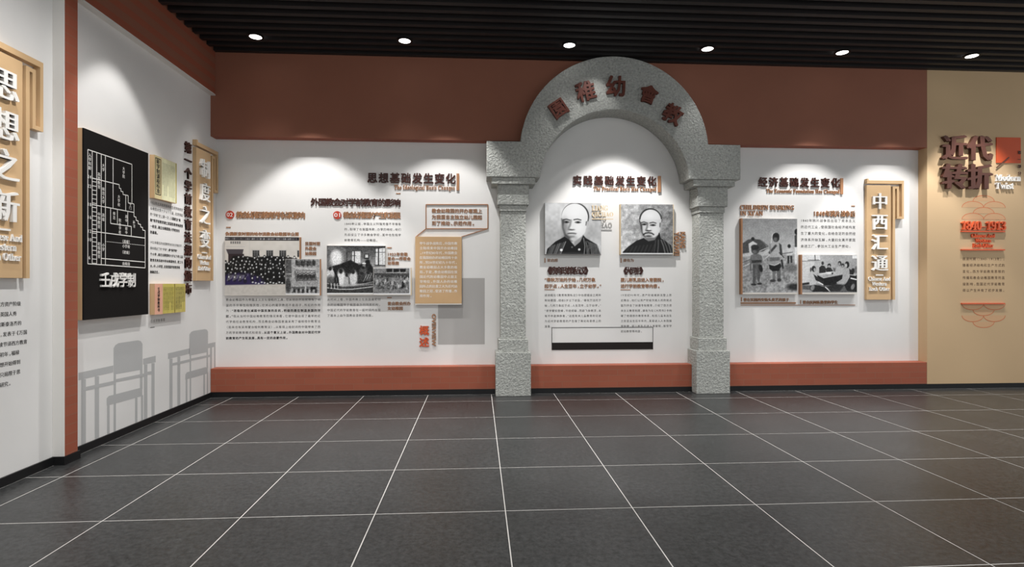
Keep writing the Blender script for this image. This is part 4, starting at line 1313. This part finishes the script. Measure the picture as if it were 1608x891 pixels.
mb_y = pc[1] - y0
for i, c in enumerate('壬戌学制'):
    mb = MB()
    add_char(mb, c, 0, 0, 0.122, 0.135, 0.0, 0.014, 'bold')
    mb.build('character', M_WLET, bd, (pc[0] - (x0 + x1) / 2 + (i - 1.5) * 0.122, mb_y, 0.0605))

def old_book(a0, b0, a1, b1, label, kind):
    r = LEFT.root('old_book_panel', (a0 + a1) / 2, b0, 0)
    tag(r, label, 'book panel')
    w, h = a1 - a0, b1 - b0
    MB().box(-w / 2, 0, 0.002, w / 2, h, 0.049).build('board', M_WOOD, r)
    if kind == 1:
        c = (0.82, 0.79, 0.60)
        P = Paint(0, 0, 30, 100, 16, 50, 0.5, 21)
        P.a[...] = np.array((0.80, 0.74, 0.56))
        cov = P.noise(0.03, 6).mesh('cover', w * 0.30, h, 0.0496, r, -w / 2, 0)
        mb = MB()
        x0_, x1_ = w * 0.04, w * 0.27
        for p, q in (((x0_, h * .1), (x1_, h * .1)), ((x1_, h * .1), (x1_, h * .94)), ((x1_, h * .94), (x0_, h * .94)), ((x0_, h * .94), (x0_, h * .1))):
            mb.bar(p, q, 0.009, None, 0.0004)
        for i, ch in enumerate('新学制课程标准'):
            add_char(mb, ch, (x0_ + x1_) / 2, h * (0.87 - i * 0.115), 0.062, 0.052, None, 0.0004, 'bold')
        mb.build('cover_title', M_INK, cov)
        old_page(0, 0, 90, 100, 80, 90, (0.84, 0.83, 0.68), 22, 8, ink=0.72).mesh('page', w * 0.645, h * 0.985, 0.0498, r, -w / 2 + w * 0.31, h * .01)
        MB().box(w * 0.462, h * .005, 0.0495, w * 0.5, h * .995, 0.0512).build('page_edge', mat('olive_page_edge', (176, 164, 84), 0.7, 0.2, 0.04, 9), r)
    else:
        P = Paint(0, 0, 30, 60, 16, 34, 0.5, 24)
        P.a[...] = np.array((0.88, 0.66, 0.56))
        cov = P.noise(0.03, 6).mesh('cover', w * 0.235, h, 0.0496, r, -w / 2, 0)
        mb = MB()
        for i, ch in enumerate('壬戌学制教科书'):
            add_char(mb, ch, w * 0.118, h * (0.83 - i * 0.115), 0.042, 0.036, None, 0.0004, 'heavy')
        mb.build('cover_title', M_INK, cov)
        old_page(0, 0, 60, 60, 50, 50, (0.80, 0.74, 0.38), 25, 7).mesh('page', w * 0.36, h * 0.985, 0.0498, r, -w / 2 + w * 0.25, h * .01)
        old_page(0, 0, 60, 60, 50, 50, (0.79, 0.73, 0.40), 26, 6, ink=0.3).mesh('page', w * 0.35, h * 0.985, 0.0498, r, -w / 2 + w * 0.64, h * .01)
        MB().box(-w / 2 + w * 0.615, 0.002, 0.0495, -w / 2 + w * 0.635, h - 0.002, 0.051).build('page_edge', mat('dark_olive_page_edge', (128, 116, 50), 0.7, 0.2, 0.04, 9), r)
    return r
old_book(5.753, 2.275, 6.158, 2.710, 'pale open old book panel above the text on the left wall', 1)
old_book(5.756, 1.097, 6.340, 1.410, 'yellow old book panel with pink cover strip below the text on the left wall', 2)
ya, yb = LEFT.at(235.5, 380)[0], LEFT.at(287, 380)[0]
def zl(v, u=236): return LEFT.at(u, v)[1]
paragraph(LEFT, ['1922年北洋政府颁布的壬戌学制规定', '幼稚园收受六岁以下儿童，这是我国', '的“学制”史上第一次，以国家法“规', '制”将学前教育确立其国民教育制度第', '一阶段，确立幼稚园是小学教育的', '的基础。'],
          0, 0, (0, 1), 0, 'upper black paragraph between the two old book panels on the left wall', ab=(ya, yb, zl(317.5), zl(364.5)), size=0.95, bolds={2: (12, None), 3: (0, None), 4: (0, None), 5: (0, None)})
paragraph(LEFT, ['1922年著名的全国教育会议在济南召开，', '颁布提出了的“学制”，称“新学制”', '个小学，规定幼稚园收六岁以下的儿童', '教育机构系统中的幼稚园地位，使之与', '大、中、小学堂，这是我国学前教育规', '制确定位。'],
          0, 0, (0, 1), 0, 'lower black paragraph between the two old book panels on the left wall', ab=(ya, yb, zl(380.3), zl(427.3)), size=0.95, bolds={1: (9, None), 2: (0, None), 3: (0, None), 4: (0, None), 5: (0, None)})
paragraph(LEFT, ['壬戌学制课程'], 0, 0, (0, 1), 0, 'tiny grey caption under the yellow old book panel', mat('grey_caption_print', (120, 116, 112), 0.7, 0.15, 0.02, 8), ab=(5.765, 6.03, zl(505), zl(505) - 0.05), size=0.8)
MB_D = MB().flat([(0, 0), (0.075, 0), (0.075, 0.008), (0, 0.008)], 0.001)
tag(MB_D.build('dash_mark', MATS['grey_caption_print'], None, LEFT.loc(5.765, zl(515.5)), LEFT.rot), 'tiny grey dash under the yellow old book panel caption', 'dash')
char_row(LEFT, '第一个学前教育法规的颁布', 291, 224, 301.5, 462, 'raised dark brown twelve-character vertical line on the left wall', M_DARK, 0, 0.016, 'bold', vertical=True, squash=0.86)

# grey printed silhouettes of desks and chairs
def D(x, y):
    return LEFT.at(x / 2.2265, 400 + y / 2.2265, 0.0)
def silhouette(polys, label, nm):
    P = [[D(*q) for q in p] for p in polys]
    aa = [q[0] for p in P for q in p]
    bb = [q[1] for p in P for q in p]
    ca, cb = (min(aa) + max(aa)) / 2, min(bb)
    mb = MB()
    for k, p in enumerate(P):
        mb.flat([(q[0] - ca, q[1] - cb) for q in reversed(p)], 0.0006 + 0.0001 * k)
    tag(mb.build(nm, M_SILH, None, LEFT.loc(ca, cb), LEFT.rot), label, 'wall print', 'desk and chair silhouettes printed on the left wall')
def bars(x0, x1, yt0, yt1, yb0, yb1):
    return [(x0, yt0), (x1, yt1), (x1, yb1), (x0, yb0)]
def fl(x):            # foot of the print, just above the skirting
    return 671 - (x - 275) * 0.4075
def leg(x0, x1, y0): return bars(x0, x1, y0, y0, fl(x0), fl(x1))
silhouette([bars(274, 396, 414, 388, 440, 412), bars(500, 544, 365, 354, 385, 377), leg(284, 300, 436), leg(331, 346, 426), leg(503, 515, 384), leg(529, 540, 380),
            bars(300, 397, 463, 442, 476, 454), bars(405, 503, 436, 416, 446, 427), bars(515, 529, 410, 408, 420, 418)],
           'larger grey desk silhouette printed low on the left wall, nearer the pilaster', 'desk_print')
silhouette([[(397, 420), (397, 328), (403, 317), (414, 310), (482, 300), (492, 303), (498, 313), (498, 402)], leg(397, 405, 418), bars(489, 498, 400, 400, 470, 470),
            [(373, 503), (380, 495), (488, 467), (497, 470), (497, 495), (373, 529)], leg(374, 383, 525), leg(472, 480, 500), leg(493, 500, 492)],
           'larger grey chair silhouette printed low on the left wall, nearer the pilaster', 'chair_print')
silhouette([bars(587, 663, 346, 328, 366, 347), bars(727, 753, 312, 306, 328, 322), leg(592, 603, 364), leg(620, 630, 357), leg(734, 741, 325), leg(748, 753, 322),
            bars(603, 663, 380, 366, 389, 375), bars(667, 734, 364, 350, 372, 358)],
           'smaller grey desk silhouette printed on the left wall close to the corner', 'desk_print')
silhouette([[(662, 354), (662, 280), (668, 271), (676, 267), (716, 261), (723, 263), (727, 270), (727, 341)], leg(663, 668, 352), bars(722, 727, 340, 340, 398, 398),
            [(648, 420), (653, 412), (718, 394), (726, 396), (726, 416), (648, 438)], leg(649, 655, 434), leg(711, 716, 418), leg(723, 727, 412)],
           'smaller grey chair silhouette printed on the left wall close to the corner', 'chair_print')

# near wall text
t9 = ['19世纪中期以后，随着西方资产阶级', '入侵中国，1903年12月，英国人秀', '耀春首次把瑞士教育家裴斯泰洛齐的', '教育思想译成中文发表，发表于《万国',
      '公报》。此后许多学者陆续节译西方教育', '家的学前教育论著。民国初年，福禄', '培尔、蒙台梭利的教育思想开始得到', '介绍和传播，其影响已不只局限于思', '想方面，更有实践方面的研究。']
ar = LEFT.at(42.5, 540)[0]
paragraph(LEFT, t9, 0, 0, (0, 1), 0, 'nine-line black paragraph below the near tan fret sign, cut by the picture edge', ab=(ar - 0.60, ar, LEFT.at(21, 477.5)[1], LEFT.at(21, 601)[1]), size=1.02, style='medium', last_short=False)

# ---------------------------------------------------------------- tan end wall
r = char_row(FRONT, '近代', 1481.5, 212, 1557.5, 252, 'four large raised chocolate brown characters on the tan wall', M_CHOC, 0, 0.045, 'serifb', name='large_lettering')
char_row(FRONT, '转折', 1481.5, 257, 1557.5, 297, None, M_CHOC, 0, 0.045, 'serifb', root=r)
x0, y0, x1, y1 = FRONT.rect(1565, 216, 1603, 256, 0.012)
tag(MB().box(-(x1 - x0) / 2, 0, 0, (x1 - x0) / 2, y1 - y0, 0.012).build('square_panel', M_ORPAN, None, FRONT.loc((x0 + x1) / 2, y0), FRONT.rot),
    'plain orange-red square panel on the tan wall at the right edge', 'panel')
p, q = FRONT.at(1565, 263.5, 0.02), FRONT.at(1585, 247, 0.02)
tag(MB().bar((0, 0), (q[0] - p[0], q[1] - p[1]), 0.012, 0.0, 0.008).build('diagonal_bar', M_CHOC, None, FRONT.loc(p[0], p[1], 0.0122), FRONT.rot),
    'thin slanting dark bar over the corner of the orange-red square', 'bar')
r = None
x0, y0, x1, y1 = FRONT.rect(1597.5, 235, 1604, 277, 0.014)
rr = FRONT.root('small_lettering', (x0 + x1) / 2, y0, 0.0122)
tag(rr, 'small brown vertical lettering over the right edge of the orange-red square', 'lettering')
for i, c in enumerate('第一部分'):
    mb = MB()
    add_char(mb, c, 0, 0, 0.05, 0.05, 0.0, 0.006, 'medium')
    mb.build('character', M_CHOC, rr, (0, (y1 - y0) * (0.89 - 0.26 * i), 0))
latin(FRONT, [serif('Modern'), serif('Twist')], 1564, 273.5, 1603.5, 298.5, 'raised white two-line English lettering below the orange-red square', M_WLET, 0, 0.025, widths=[1.0, .72])

def wave(flip, v_top, label):
    a, b = FRONT.at(1544.5, v_top + 18, 0)
    r = FRONT.root('wave_emblem', a, b, 0)
    tag(r, label, 'emblem', 'orange wave emblems on the tan wall')
    sc = (FRONT.at(1545, 400)[0] - FRONT.at(1544, 400)[0]) / 3.7125
    items = [(425, 97, 62, 32), (362, 132, 63, 34), (488, 132, 63, 34), (425, 165, 62, 34), (362, 197, 63, 34), (488, 197, 63, 34)]
    for k, (cx, cy, rx, ry) in enumerate(items):
        pts = []
        for i in range(21):
            t = math.pi * i / 20
            x, y = (cx - 425 + rx * math.cos(t)) * sc, (131 - cy + ry * math.sin(t)) * sc
            pts.append((x, -y if flip else y))
        z = 0.0006 + 0.0003 * k
        mb = MB()
        for p, q in zip(pts[:-1], pts[1:]):
            mb.bar(p, q, 0.007, None, z + 0.0002)
        arc_o = mb.build('wave_arc', M_WAVE, r)
        n = len(pts)
        low = [(x * 1.0, (y + (1 if flip else -1) * 0.0)) for x, y in pts]
        mb = MB()
        mb.flat(low if not flip else list(reversed(low)), z)
        mb.build('wash', M_WAVEF, arc_o)
wave(False, 308, 'orange line emblem of overlapping wave scales above the red dates')
wave(True, 478, 'upside-down orange line emblem of wave scales below the tan wall text')
r = latin(FRONT, [serif('1840–1913')], 1511, 347.5, 1580, 361.5, 'raised orange-red dates with underline on the tan wall', M_ORNG, 0, 0.03, style='medium', cat='lettering')
bar_px(FRONT, 1511, 362.7, 1578.5, 364.6, M_ORNG, 0.0, 0.03, r, 'underline')
r = latin(FRONT, [serif('Chinese And'), serif('Western'), serif('Each Other')], 1526, 366.5, 1563, 389.5, 'raised orange-red three-line English lettering with rule below the dates', M_ORNG, 0, 0.02, widths=[1.0, .66, .86], align='center')
bar_px(FRONT, 1511, 391.6, 1578.5, 393.4, M_ORNG, 0.0, 0.03, r, 'rule')
paragraph(FRONT, ['晚清时期（1840-1913年），', '随着经济结构和生产方式的', '变化。西方学前教育思想的', '传播和教会幼稚园教育的直', '接影响，我国近代学前教育', '得以产生并有了初步发展。'],
          1511, 1578, (406.9, 456.2), 0, 'six-line brown paragraph on the tan wall', M_INKB, 0.9, last_short=False)
bar_px(FRONT, 1511, 476.2, 1578.5, 478, M_ORNG, 0.0, 0.025, None, 'rule_bar', 'lone orange-red rule below the paragraph on the tan wall', 'rule')
